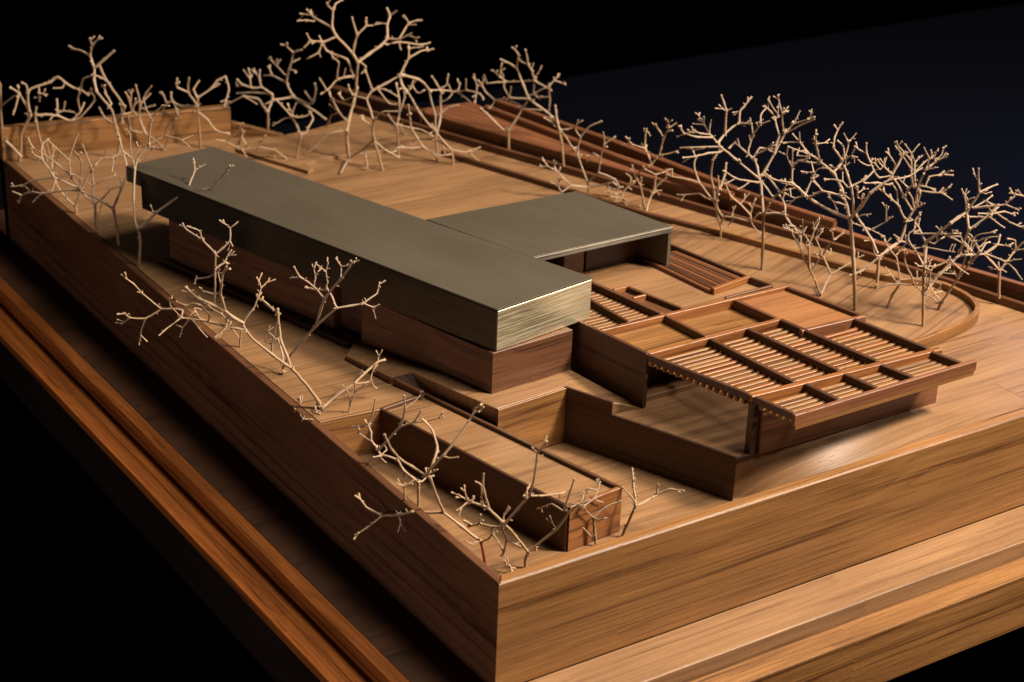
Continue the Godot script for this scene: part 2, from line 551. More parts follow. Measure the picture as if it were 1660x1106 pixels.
func build_house() -> void:
	var t := thing("bar_house", "long low house with a bronze box roof floating on dark timber blocks", "house", Vector3(75, 56.3, -250))
	var st := begin()
	board(st, flat([Vector2(57.9, -210.6), Vector2(78.4, -127.4), Vector2(124.4, -131), Vector2(108, -214)], 76.6), 49.5, Vector3(0.72, 0, 0.69), 0.2)
	obj("base_block", st, rosewood, t)
	st = begin()
	board(st, flat([Vector2(21.5, -350), Vector2(54, -231), Vector2(96, -236), Vector2(66, -352)], 76.6), 49.0, Vector3(0.25, 0, 0.97), 0.2)
	obj("base_block", st, rosewood, t)
	st = begin()
	board(st, flat([Vector2(58, -233), Vector2(66, -205), Vector2(98, -205), Vector2(94, -236)], 76.5), 49.0, Vector3(0.25, 0, 0.97), 0.0)
	obj("recess_wall", st, walnut, t)
	st = begin()
	board(st, flat([Vector2(17.5, -352), Vector2(51, -214), Vector2(60, -214), Vector2(30, -352)], 52.4), 48.5, Vector3(0.25, 0, 0.97), 0.2)
	obj("base_ledge", st, walnut, t)
	# roof: a dark core, with separate metal plates a hair apart
	var NL := Vector2(80.2, -127.8)
	var NR := Vector2(138.8, -137.4)
	var FR := Vector2(62.7, -382.6)
	var FL := Vector2(10.1, -376.0)
	var cut := 0.955
	var ML := NL.lerp(FL, cut)
	var MR := NR.lerp(FR, cut)
	var side := (NL - FL).normalized()
	var front := (NR - NL).normalized()
	var roof := Node3D.new()
	roof.name = "roof"
	t.add_child(roof, true)
	st = begin()
	board(st, flat([NL - side * 0.5 + front * 0.5, NR - side * 0.5 - front * 0.5, MR - front * 0.5, ML + front * 0.5], 96.6), 77.0, Vector3.RIGHT, 0.0)
	obj("core", st, dark_gap, roof)
	st = begin()
	board(st, flat([NL, NR, FR, FL], 97.5), 96.7, Vector3(side.x, 0, side.y), 0.06)
	obj("top_plate", st, bronze, roof)
	st = begin()
	board(st, flat([NL - side * 0.35, NL - side * 0.35 + front * 0.5, ML + front * 0.5, ML], 96.35), 77.0, Vector3(side.x, 0, side.y), 0.1)
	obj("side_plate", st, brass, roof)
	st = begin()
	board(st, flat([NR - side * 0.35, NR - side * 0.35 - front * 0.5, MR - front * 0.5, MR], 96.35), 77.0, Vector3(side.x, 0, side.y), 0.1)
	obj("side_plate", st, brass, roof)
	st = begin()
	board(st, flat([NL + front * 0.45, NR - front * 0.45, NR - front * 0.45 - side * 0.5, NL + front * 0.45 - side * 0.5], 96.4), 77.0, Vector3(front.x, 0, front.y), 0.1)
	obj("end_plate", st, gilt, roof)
	st = begin()
	board(st, flat([ML + front * 0.2, MR - front * 0.2, FR, FL], 96.6), 89.0, Vector3(side.x, 0, side.y), 0.0)
	obj("canopy", st, bronze, roof)
	st = begin()
	board(st, flat([ML + front * 2.0, MR - front * 2, MR - front * 2 - side * 8.0, ML + front * 6.0 - side * 8.0], 80.0), 77.0, Vector3(side.x, 0, side.y), 0.0)
	obj("sill_plate", st, bronze, roof)

	var a := thing("side_pavilion", "lower metal roofed pavilion folded down to one side, joined to the long house", "pavilion", Vector3(165, 73, -205))
	st = begin()
	board(st, flat([Vector2(128.6, -171.5), Vector2(211.9, -171.7), Vector2(197.8, -235.1), Vector2(109.3, -237.3)], 97.25), 95.0, Vector3(0.25, 0, 0.97), 0.15)
	obj("top_plate", st, bronze, a)
	st = begin()
	bar(st, Vector2(128.5, -171.3), Vector2(212.0, -171.5), 0.8, 94.5, 96.9, 0.1)
	obj("edge_strip", st, steel, a)
	st = begin()
	bar(st, Vector2(210.8, -171.6), Vector2(196.8, -235.0), 2.3, 73.0, 94.9, 0.1)
	obj("side_plate", st, bronze, a)
	st = begin()
	bar(st, Vector2(112, -229), Vector2(199, -229), 2.3, 73.0, 94.9, 0.0)
	obj("rear_wall", st, walnut, a)
	st = begin()
	board(st, flat([Vector2(159, -188.3), Vector2(171, -188.5), Vector2(168, -206), Vector2(156, -206)], 94.8), 73.0, Vector3.RIGHT, 0.2)
	obj("timber_pier", st, teak, a)
	st = begin()
	bar(st, Vector2(173, -190), Vector2(208, -190), 1.5, 74.0, 94.8, 0.0)
	obj("dark_screen", st, walnut, a)


func build_roofscape() -> void:
	var t := thing("garden_pavilion", "low timber pavilion whose flat roof is a grid of dark beams, panels and slats", "pavilion", Vector3(195, 50, -80))
	var st: SurfaceTool
	# walls
	st = begin()
	bar(st, Vector2(130.4, -143), Vector2(138.3, -91.8), 2.0, 50, 77.68, 0.2)
	obj("side_wall", st, walnut, t)
	st = begin()
	bar(st, Vector2(155.5, -32.3), Vector2(260.3, -30.6), 2.0, 49.9, 73.0, 0.2)
	obj("front_wall", st, russet, t)
	st = begin()
	bar(st, Vector2(258.8, -32.5), Vector2(247.5, -80), 2.0, 49.9, 73.0, 0.0)
	obj("side_wall", st, walnut, t)
	st = begin()
	board(st, flat([Vector2(151.2, -36.4), Vector2(155.2, -36.2), Vector2(155.2, -32.6), Vector2(151.2, -32.8)], 74.5), 50.0, Vector3.UP, 0.15)
	obj("post", st, walnut, t)
	st = begin()
	board(st, flat([Vector2(140.5, -96.7), Vector2(216, -96.7), Vector2(216, -116), Vector2(137, -116)], 52.6), 49.5, Vector3.RIGHT, 0.2)
	obj("inner_plinth", st, teak, t)
	st = begin()
	bar(st, Vector2(137, -108), Vector2(246, -108), 1.5, 50, 72.0, 0.0)
	obj("rear_wall", st, walnut, t)
	# cross beams, along the front
	for b in [
		[133.0, -122.9, 244.6, -120.9, 2.2, 70.0, amber], [138.4, -92.0, 215.6, -92.2, 2.3, 71.5, amber], [216.0, -77.4, 254.0, -75.4, 2.3, 71.5, russet], [151.5, -36.2, 259.5, -30.9, 3.0, 72.5, amber],
		[155.8, -12.9, 264.5, -13.8, 2.2, 72.6, russet],
	]:
		st = begin()
		bar(st, Vector2(b[0], b[1]), Vector2(b[2], b[3]), b[4], b[5], 77.72, 0.25)
		obj("cross_beam", st, b[6], t)
	st = begin()
	bar(st, Vector2(156.6, -12.9), Vector2(263.6, -13.8), 2.0, 70.6, 72.55, 0.15)
	obj("edge_strip", st, honey, t)
	# long beams, running towards the viewer
	for b in [
		[138.0, -91.0, 152.2, -37.6, 2.0], [152.8, -34.6, 157.0, -13.6, 2.0], [173.2, -90.8, 177.4, -37.0, 2.3], [195.6, -91.0, 202.6, -36.0, 2.3], [216.0, -91.6, 224.6, -35.0, 2.3], [247.2, -75.0, 254.4, -33.6, 2.3],
		[180.4, -33.4, 182.6, -14.2, 2.3], [202.6, -32.4, 205.2, -14.4, 2.3], [223.6, -31.4, 226.8, -14.4, 2.3], [253.4, -30.2, 256.8, -14.8, 2.3],
	]:
		st = begin()
		bar(st, Vector2(b[0], b[1]), Vector2(b[2], b[3]), b[4], 74.5, 77.76, 0.3)
		obj("long_beam", st, walnut, t)
	for b in [[170.8, -121.6, 173.2, -93.4, 2.0, 72.0], [211.6, -119.8, 215.2, -93.2, 2.2, 72.0], [244.4, -119.8, 253.4, -76.4, 2.0, 70.0], [150.2, -170.0, 151.6, -124.0, 1.8, 72.5], [163.2, -173.0, 170.8, -124.0, 2.2, 72.5]]:
		st = begin()
		bar(st, Vector2(b[0], b[1]), Vector2(b[2], b[3]), b[4], b[5], 77.7, 0.25)
		obj("long_beam", st, rosewood, t)
	# slats: square rods that run under the long beams
	var z := -88.9
	while z < -39.0:
		var x0 := 137.3 + (z + 92.0) * 0.262
		var x1 := 216.6 + (z + 91.8) * 0.15
		if z > -73.5:
			x1 = 248.0 + (z + 75.0) * 0.17
		st = begin()
		var jig := rng.randf_range(-0.25, 0.25)
		bar(st, Vector2(x0 - rng.randf_range(0.0, 0.5), z + jig), Vector2(x1, z + jig * 0.4 + rng.randf_range(-0.3, 0.3)), rng.randf_range(1.75, 2.05), 72.3, 74.4 + rng.randf_range(-0.2, 0.1), 0.3)
		obj("slat", st, honey if rng.randf() < 0.7 else amber, t)
		z += 3.5
	z = -31.0
	for k in 5:
		st = begin()
		var x0 := 152.9 + (z + 34.6) * 0.2
		bar(st, Vector2(x0 - 0.3, z), Vector2(257.0, z + 1.8 - k * 0.5 + rng.randf_range(-0.2, 0.2)), 1.9, 72.3, 74.4, 0.3)
		obj("slat", st, honey, t)
		z += 3.4
	z = -169.0
	while z < -124.0:
		st = begin()
		var jig := rng.randf_range(-0.3, 0.3)
		bar(st, Vector2(132.0 + (z + 135) * 0.15, z + jig), Vector2(169.4 + (z + 124.0) * 0.16, z + jig), 1.8, 72.3, 74.3, 0.2)
		obj("slat", st, honey, t)
		z += 2.9
	# roof panels between the beams
	st = begin()
	board(st, flat([Vector2(133.6, -121.7), Vector2(169.9, -121.3), Vector2(172.3, -93.2), Vector2(138.8, -93.2)], 73.9), 71.5, Vector3.RIGHT, 0.0)
	obj("roof_panel", st, honey, t)
	st = begin()
	board(st, flat([Vector2(171.7, -121.2), Vector2(210.6, -120.6), Vector2(214.2, -93.3), Vector2(174.1, -93.3)], 72.7), 70.5, Vector3.RIGHT, 0.0)
	obj("roof_panel", st, honey, t)
	st = begin()
	board(st, flat([Vector2(212.6, -120.2), Vector2(243.5, -119.7), Vector2(252.4, -76.5), Vector2(217.6, -78.6), Vector2(215.5, -93)], 75.6), 73.5, Vector3.RIGHT, 0.0)
	obj("roof_panel", st, cedar, t)
	st = begin()
	board(st, flat([Vector2(171.2, -124.1), Vector2(164.3, -172), Vector2(150, -186), Vector2(140, -228), Vector2(196, -228), Vector2(209.5, -180), Vector2(238.5, -140), Vector2(239, -122.4)], 74.2), 71.5, Vector3.RIGHT, 0.0)
	obj("roof_panel", st, teak, t)
	# small tray of beams beside the slats
	for b in [[167.6, -158.6, 175.8, -158.6, 1.8, amber], [170.0, -146.0, 177.4, -146.0, 1.6, amber], [175.9, -158.0, 183.2, -124.4, 1.8, rosewood], [209.6, -124.6, 239.4, -125.2, 1.5, rosewood], [210.8, -136.0, 236.2, -139.4, 2.2, amber], [226.0, -205.0, 235.8, -139.5, 1.6, walnut], [236.2, -138.0, 239.4, -125.4, 1.6, walnut]]:
		st = begin()
		bar(st, Vector2(b[0], b[1]), Vector2(b[2], b[3]), b[4], 73.9, 77.55, 0.25)
		obj("edge_beam", st, b[5], t)
	st = begin()
	board(st, flat([Vector2(169.6, -157.6), Vector2(175, -157.6), Vector2(182.2, -124.2), Vector2(172.8, -124.2)], 74.9), 73.0, Vector3.BACK, 0.0)
	obj("roof_panel", st, rosewood, t)
	for i in 10:
		st = begin()
		var a := Vector2(206.6 + i * 2.15, -186.0)
		var b := Vector2(211.0 + i * 2.5, -137.4 - i * 0.33)
		bar(st, a, b, 2.0, 74.0, 76.4 + rng.randf_range(-0.25, 0.25), 0.35)
		obj("deck_batten", st, rosewood if i % 3 else russet, t)


func build_island() -> void:
	var t := thing("tree_island", "raised timber bed with a rounded end and a thin kerb under the right hand trees", "planting bed", Vector3(300, 50, -120))
	var st := begin()
	board(st, flat([Vector2(254, -73), Vector2(294.6, -76.4), Vector2(316.0, -79.4), Vector2(335, -83.8), Vector2(346.4, -89.6), Vector2(352.4, -98.8), Vector2(354.8, -109.6), Vector2(352.4, -124.4), Vector2(334.4, -143), Vector2(314.8, -190.1), Vector2(294.4, -243.1), Vector2(286, -262), Vector2(240, -262), Vector2(229, -205), Vector2(240, -124)], 53.0), 49.0, Vector3(0.94, 0, -0.34), 0.0)
	obj("bed_board", st, teak, t)
	st = begin()
	strip(st, smooth([Vector2(254, -72), Vector2(294.6, -75.6), Vector2(316.4, -78.6), Vector2(336, -83.0), Vector2(347.6, -89.2), Vector2(353.6, -98.6), Vector2(356.0, -109.6), Vector2(353.6, -124.9), Vector2(335.6, -143.6), Vector2(316.2, -190.1), Vector2(295.7, -243.1)], 4), 2.6, 49.5, 56.6, 0.3)
	obj("kerb", st, honey, t)


func smooth(line: Array, parts: int) -> Array:
	var out := []
	for i in line.size() - 1:
		var a: Vector2 = line[maxi(i - 1, 0)]
		var b: Vector2 = line[i]
		var c: Vector2 = line[i + 1]
		var d: Vector2 = line[mini(i + 2, line.size() - 1)]
		for k in parts:
			out.append(b.cubic_interpolate(c, a, d, k / float(parts)))
	out.append(line[-1])
	return out

# ---------------------------------------------------------------- twig trees

const RIDGES := [1.05, 0.55, 0.95, 1.12, 0.6, 1.0, 0.7]


func tube(st: SurfaceTool, pts: PackedVector3Array, radii: PackedFloat32Array, shade: Color) -> void:
	var n := pts.size()
	var sides := 7
	var rings: Array[PackedVector3Array] = []
	var norms: Array[PackedVector3Array] = []
	var d := (pts[1] - pts[0]).normalized()
	var u := d.cross(Vector3(0.31, 0.2, 0.93)).normalized()
	for i in n:
		var a := pts[maxi(i - 1, 0)]
		var b := pts[mini(i + 1, n - 1)]
		d = (b - a).normalized()
		u = (u - d * d.dot(u)).normalized()
		var v := d.cross(u)
		var ring := PackedVector3Array()
		var nrm := PackedVector3Array()
		for k in sides:
			var ang := TAU * k / sides
			var q := u * cos(ang) + v * sin(ang)
			ring.append(pts[i] + q * radii[i])
			nrm.append(q)
		rings.append(ring)
		norms.append(nrm)
	for i in n - 1:
		for k in sides:
			var j := (k + 1) % sides
			var ck := Color(shade.r * RIDGES[k], shade.g * RIDGES[k], shade.b * RIDGES[k])
			var cj := Color(shade.r * RIDGES[j], shade.g * RIDGES[j], shade.b * RIDGES[j])
			for t in [[i, k, ck], [i + 1, j, cj], [i, j, cj], [i, k, ck], [i + 1, k, ck], [i + 1, j, cj]]:
				st.set_color(t[2])
				st.set_normal(norms[t[0]][t[1]])
				st.add_vertex(rings[t[0]][t[1]] * MM)
	for end in [0, n - 1]:
		var out := (pts[0] - pts[1]).normalized() if end == 0 else (pts[n - 1] - pts[n - 2]).normalized()
		for k in sides:
			var j := (k + 1) % sides
			for p in ([rings[end][j], rings[end][k], pts[end]] if end != 0 else [rings[end][k], rings[end][j], pts[end]]):
				st.set_color(shade * 1.1)
				st.set_normal(out)
				st.add_vertex(p * MM)


# One twig along a broken line: eased bends, swollen nodes, a knob at its tip and small bud scales where it springs.
func twig_along(st: SurfaceTool, line: PackedVector3Array, r: float, trunk: bool, shade: Color) -> void:
	var pts := PackedVector3Array()
	var radii := PackedFloat32Array()
	var n := line.size()
	var r_end := r * (0.86 if trunk else 0.78)
	for i in n - 1:
		var a := line[maxi(i - 1, 0)]
		var b := line[i]
		var c := line[i + 1]
		var e := line[mini(i + 2, n - 1)]
		var steps := clampi(int(b.distance_to(c) / 2.5), 2, 6)
		for k in steps:
			var t := k / float(steps)
			var p := b.lerp(c, t).lerp(b.cubic_interpolate(c, a, e, t), 0.55)
			var along := (i + t) / (n - 1)
			var rr := lerpf(r, r_end, along) * rng.randf_range(0.94, 1.06)
			if k == 0 and i > 0 and rng.randf() < 0.6:
				rr *= 1.35
			if i == 0 and k == 0 and not trunk:
				rr *= 1.3
			if k > 0:
				p += Vector3(rng.randf_range(-1, 1), rng.randf_range(-1, 1), rng.randf_range(-1, 1)) * 0.12
			pts.append(p)
			radii.append(rr)
	var tip := line[n - 1]
	var dir := (tip - line[n - 2]).normalized()
	if trunk:
		pts.append(tip)
		radii.append(r_end * 1.25)
		pts.append(tip + dir * r * 0.8)
		radii.append(r_end * 0.9)
	else:
		pts.append(tip - dir * r_end * 1.5)
		radii.append(r_end)
		pts.append(tip - dir * r_end * 0.5)
		radii.append(r_end * rng.randf_range(1.3, 1.7))
		pts.append(tip + dir * r_end * 0.5)
		radii.append(r_end * rng.randf_range(1.3, 1.6))
		pts.append(tip + dir * r_end * 1.1)
		radii.append(r_end * 0.7)
	tube(st, pts, radii, shade)
	# little spurs along its length and a fork of short sprigs at its tip
	for i in n - 1:
		var run := line[i].distance_to(line[i + 1])
		if run > 3.5 and rng.randf() < 0.55:
			var q := line[i].lerp(line[i + 1], rng.randf_range(0.25, 0.8))
			var out := Vector3(rng.randf_range(-1, 1), rng.randf_range(-0.6, 1), rng.randf_range(-1, 1)).normalized()
			var far := q + out * (r * 0.8 + rng.randf_range(0.5, 1.5))
			tube(st, PackedVector3Array([q, q.lerp(far, 0.7), far]), PackedFloat32Array([r * 0.6, r * 0.5, r * 0.45]), shade)
	if not trunk and r < 0.62 and rng.randf() < 0.6:
		for k in 2:
			var out := (dir + Vector3(rng.randf_range(-1, 1), rng.randf_range(-0.5, 1), rng.randf_range(-1, 1)) * 0.9).normalized()
			var q := line[n - 2].lerp(tip, rng.randf_range(0.45, 0.9))
			var far := q + out * rng.randf_range(2.0, 4.2)
			tube(st, PackedVector3Array([q, q.lerp(far, 0.5), far - out * 0.5, far + out * 0.15]), PackedFloat32Array([r * 0.8, r * 0.66, r * 1.15, r * 0.9]), shade * 1.05)
	# bud scales at the node
	var root := line[0] if not trunk else line[n - 1]
	for k in (2 if rng.randf() < 0.7 else 1):
		if rng.randf() < 0.75:
			var side := Vector3(rng.randf_range(-1, 1), rng.randf_range(-0.3, 1), rng.randf_range(-1, 1)).normalized()
			var q := root + side * (r + rng.randf_range(0.7, 1.8))
			tube(st, PackedVector3Array([root, root.lerp(q, 0.6), q]), PackedFloat32Array([r * 0.55, r * 0.4, r * 0.3]), shade * 1.15)


func tree(called: String, label: String, group: String, chains: Array) -> void:
	var base := Vector3(chains[0][1], chains[0][2], chains[0][3])
	var t := thing(called, label, "twig tree", base, group)
	var reddish := label.begins_with("reddish")
	var grey := rng.randf()
	var limbs: Array = []          # [part name, SurfaceTool, points along it]
	for i in chains.size():
		var c: Array = chains[i]
		var line := PackedVector3Array()
		for k in range(1, c.size(), 3):
			line.append(Vector3(c[k], c[k + 1], c[k + 2]))
		var home := -1
		if i == 0:
			limbs.append(["trunk", begin(), PackedVector3Array()])
			home = 0
		elif c[0] < 0.6 and limbs.size() > 1:
			var best := 1e9
			for b in limbs.size():
				for p in limbs[b][2]:
					var dist: float = p.distance_to(line[0])
					if dist < best:
						best = dist
						home = b
			if home == 0:
				home = -1
		if home < 0:
			limbs.append(["branch", begin(), PackedVector3Array()])
			home = limbs.size() - 1
		var s := rng.randf_range(0.86, 1.14)
		var shade := Color(0.46, 0.315, 0.19).lerp(Color(0.42, 0.325, 0.24), grey * 0.8) * s
		if i == 0:
			shade = Color(0.34, 0.22, 0.125) * s
		if reddish and i == 0:
			shade = Color(0.33, 0.10, 0.045)
		twig_along(limbs[home][1], line, c[0], i == 0, shade)
		for k in line.size():
			limbs[home][2].append(line[k])
			if k > 0:
				limbs[home][2].append(line[k].lerp(line[k - 1], 0.33))
				limbs[home][2].append(line[k].lerp(line[k - 1], 0.67))
	for l in limbs:
		obj(l[0], l[1], twig, t)


func build_trees() -> void:
	tree("twig_tree", "dry twig tree leaning over the dark wall, forked at the ground beside the planter end", "twig trees along the shadowed left wall", [[.85,10.5,49.2,-162.9,9.6,53.6,-163.5,5.1,61.9,-166.6,0.1,69.1,-170.0], [.72,0.1,69.1,-170.0,-2.4,71.3,-171.8,-7.4,76.1,-175.5,-14.4,83.5,-180.6,-17.4,89.3,-182.9], [.63,-0.5,69.6,-170.5,-1.1,75.2,-173.3,-2.1,80.3,-176.3,-1.8,84.7,-178.1,-1.6,88.8,-179.7,-1.1,92.6,-180.9,-1.0,94.2,-181.6], [.50,-1.1,92.6,-180.9,-3.8,95.0,-186.3,-5.8,97.2,-190.5],
		[.38,-1.9,93.2,-182.5,-3.8,95.5,-185.8,-6.3,97.8,-189.6,-7.0,92.9,-191.9], [.45,-17.4,89.3,-182.9,-16.8,91.4,-182.8,-12.3,98.5,-180.9,-10.9,102.4,-180.5], [.38,-11.3,101.4,-180.6,-9.2,106.3,-180.8,-10.1,110.7,-183.1], [.38,-9.2,106.3,-180.8,-7.4,107.4,-180.9,-5.3,109.0,-181.0],
		[.68,-17.1,90.3,-182.8,-22.1,94.2,-182.3,-27.1,99.5,-181.4,-32.8,103.5,-180.9,-39.2,108.0,-180.2,-41.8,110.4,-179.8,-45.4,114.9,-178.8], [.35,-39.2,108.0,-180.2,-41.1,107.6,-180.7,-45.1,109.5,-181.7], [.34,-41.8,110.4,-179.8,-44.0,111.5,-180.4,-46.1,112.5,-181.0], [.54,-26.3,98.6,-181.6,-28.4,104.4,-179.4,-30.3,109.3,-177.6,-30.7,113.6,-175.2,-31.8,120.6,-171.6,-31.5,125.5,-168.0],
		[.34,-30.3,109.3,-177.6,-34.0,110.1,-177.7,-36.9,111.5,-177.7,-38.4,112.0,-177.7], [.34,-30.7,113.6,-175.2,-31.7,120.1,-176.2,-31.0,121.3,-175.8], [.63,-16.3,87.1,-182.0,-17.9,87.6,-182.6,-24.1,89.4,-184.8,-30.2,91.8,-187.0,-35.3,93.7,-188.8,-42.9,95.1,-191.5], [.35,-42.9,95.1,-191.5,-43.8,96.7,-191.3,-47.9,102.4,-190.8,-48.5,106.0,-189.6],
		[.35,-42.9,95.1,-191.5,-49.0,92.7,-190.2,-50.9,92.0,-189.8,-54.3,90.4,-188.9], [.35,-39.1,94.4,-190.2,-42.0,90.0,-192.1,-43.1,85.7,-192.8], [.32,-42.0,90.0,-192.1,-44.4,91.3,-193.3], [.35,-38.3,94.3,-189.9,-37.5,92.4,-188.8,-35.4,88.7,-186.3,-34.0,86.7,-184.8],
		[.54,-42.9,95.1,-191.5,-41.7,98.1,-192.0,-43.8,98.3,-194.7,-48.2,97.1,-200.1], [.38,-48.2,97.1,-200.1,-56.8,106.5,-199.3,-61.0,112.3,-198.5,-64.6,115.8,-198.2], [.45,-48.2,97.1,-200.1,-54.7,92.8,-202.9,-60.6,93.4,-205.6,-63.2,95.7,-206.6], [.34,-60.6,93.4,-205.6,-63.8,90.2,-207.9],
		[.35,-54.7,92.8,-202.9,-55.4,86.6,-205.9,-55.3,80.2,-208.3], [.32,-56.8,106.3,-199.3,-58.4,107.1,-200.8], [.38,-31.9,92.4,-187.6,-32.2,96.6,-185.2,-37.1,103.0,-183.4,-41.0,104.9,-182.9,-44.5,105.0,-182.4,-48.9,107.9,-181.7], [.38,-23.8,96.0,-182.0,-24.7,93.6,-184.3,-25.7,95.0,-187.3,-27.8,96.0,-191.9,-28.5,97.0,-194.0],
		[.32,-24.7,93.6,-184.3,-25.4,90.6,-182.5,-28.4,88.2,-182.1], [.34,-35.3,93.7,-188.8,-37.5,98.2,-188.3,-39.6,96.9,-188.5], [.34,-35.9,94.8,-188.7,-36.1,98.1,-192.2,-32.8,96.5,-192.2], [.72,9.1,51.5,-160.3,14.1,52.5,-162.6,19.3,55.9,-162.1,25.8,59.1,-161.4,26.6,59.6,-161.3],
		[.63,26.6,59.6,-161.3,33.1,63.3,-162.2,39.6,66.6,-163.0,43.2,66.7,-163.0], [.32,39.6,66.6,-163.0,41.2,69.0,-164.8], [.45,26.6,59.4,-161.3,32.7,59.3,-159.8,33.9,59.8,-159.5,35.8,56.4,-159.5], [.32,33.9,59.8,-159.5,35.1,62.7,-160.4,37.1,65.7,-161.0],
		[.34,26.6,59.4,-161.3,27.2,61.0,-161.5,29.3,62.9,-161.1], [.38,9.1,51.5,-160.3,8.9,52.0,-164.6,6.5,51.5,-161.0,7.4,51.5,-158.5]])
	tree("twig_tree", "pale twig tree spreading in front of the dark gap in the house base", "twig trees along the shadowed left wall", [[.68,11.6,49.2,-202.7,12.3,54.1,-202.3,13.9,58.7,-201.2], [.68,13.9,58.7,-201.2,17.6,71.2,-191.9,19.8,78.9,-186.1], [.63,19.8,78.9,-186.1,23.0,85.0,-181.4,26.1,90.5,-176.9], [.50,26.1,90.5,-176.9,27.7,90.9,-176.1,31.9,91.7,-173.9,36.2,92.5,-171.7],
		[.45,36.2,92.5,-171.7,40.1,94.7,-171.2,43.5,96.6,-170.8,45.4,101.1,-172.0], [.34,37.1,92.7,-171.6,40.4,91.0,-169.4,42.9,92.4,-167.7], [.32,40.4,90.8,-169.4,42.0,85.1,-169.6], [.45,26.1,90.5,-176.9,25.3,94.8,-179.2,24.2,98.1,-181.4,20.6,97.4,-185.7,17.6,97.5,-189.4],
		[.34,24.2,98.1,-181.4,23.6,100.2,-181.9,24.1,102.0,-181.5,23.5,107.1,-182.1,24.4,111.4,-181.5], [.34,23.5,107.1,-182.1,19.8,110.6,-182.6], [.63,20.2,79.7,-185.5,19.9,83.2,-183.7,19.6,90.6,-179.6,19.5,96.8,-175.9,20.6,103.9,-170.4,21.8,109.9,-165.2,22.8,118.0,-158.9,22.6,121.3,-157.4], [.32,21.8,109.9,-165.2,23.8,114.6,-168.1,23.1,117.0,-171.6],
		[.32,23.8,114.6,-168.1,26.0,116.0,-164.8,28.3,119.1,-160.9], [.45,19.5,96.8,-175.9,14.7,103.2,-174.4,10.7,107.4,-173.4,5.4,111.8,-172.6,2.3,117.4,-171.5], [.30,5.4,111.5,-172.6,3.0,110.1,-176.7], [.34,13.1,104.9,-174.0,14.1,109.4,-174.1,13.3,114.9,-175.7],
		[.30,14.2,110.2,-174.2,15.0,111.8,-173.5], [.54,11.2,51.5,-201.4,12.9,55.1,-205.1,13.7,58.6,-207.1,13.9,64.2,-211.4], [.45,10.1,57.8,-210.1,8.6,64.3,-207.3,8.1,71.5,-203.3,7.4,78.5,-199.4,7.3,84.5,-195.7], [.30,8.6,64.5,-207.3,5.5,65.9,-207.3,4.1,72.1,-205.0,5.0,73.0,-203.3],
		[.30,5.0,72.8,-203.4,7.6,69.7,-200.6]])
	tree("twig_tree", "tiny dark twig standing under the sprawling crown beside the wall", "twig trees along the shadowed left wall", [[.54,7.5,49.2,-238.9,7.6,54.4,-238.8,8.1,58.2,-238.5], [.38,7.4,54.4,-238.9,6.2,56.2,-238.8,3.7,60.2,-238.2,0.4,66.4,-237.2,-3.0,70.5,-236.9], [.34,0.4,66.2,-237.2,-1.2,62.5,-237.5,-2.8,60.1,-238.1], [.34,1.0,65.4,-237.4,1.9,65.6,-236.1,1.2,64.4,-236.0]])
	tree("twig_tree", "slender upright twig tree with four short arms in front of the house side", "twig trees along the shadowed left wall", [[.59,14.4,49.2,-283.6,15.3,57.5,-283.0,15.7,63.8,-282.8,15.7,70.0,-282.8,16.3,80.5,-282.4], [.45,16.3,80.5,-282.4,12.9,85.1,-282.9,10.0,89.0,-283.5,8.5,93.9,-283.0,6.1,95.4,-283.8], [.35,10.0,89.0,-283.5,6.1,91.6,-291.7,5.1,93.0,-294.2], [.30,8.5,93.9,-283.0,9.3,94.1,-282.6],
		[.45,16.3,80.5,-282.4,19.8,83.4,-281.4,23.3,86.8,-280.5,23.9,90.2,-281.2,24.1,93.0,-281.9,21.5,95.4,-285.2], [.32,24.1,93.0,-281.9,25.2,93.8,-281.3], [.34,23.3,86.8,-280.5,23.4,85.9,-279.3], [.50,15.8,72.1,-282.7,18.8,73.8,-283.1,21.4,74.8,-283.3,24.6,78.5,-284.7],
		[.35,21.4,74.8,-283.3,23.5,73.9,-282.7], [.30,23.3,77.0,-284.1,24.7,78.4,-282.4], [.38,15.7,70.0,-282.8,13.5,67.7,-285.5,11.3,66.6,-288.1,9.1,65.7,-290.8], [.34,9.1,65.7,-290.8,7.9,63.7,-289.8]])
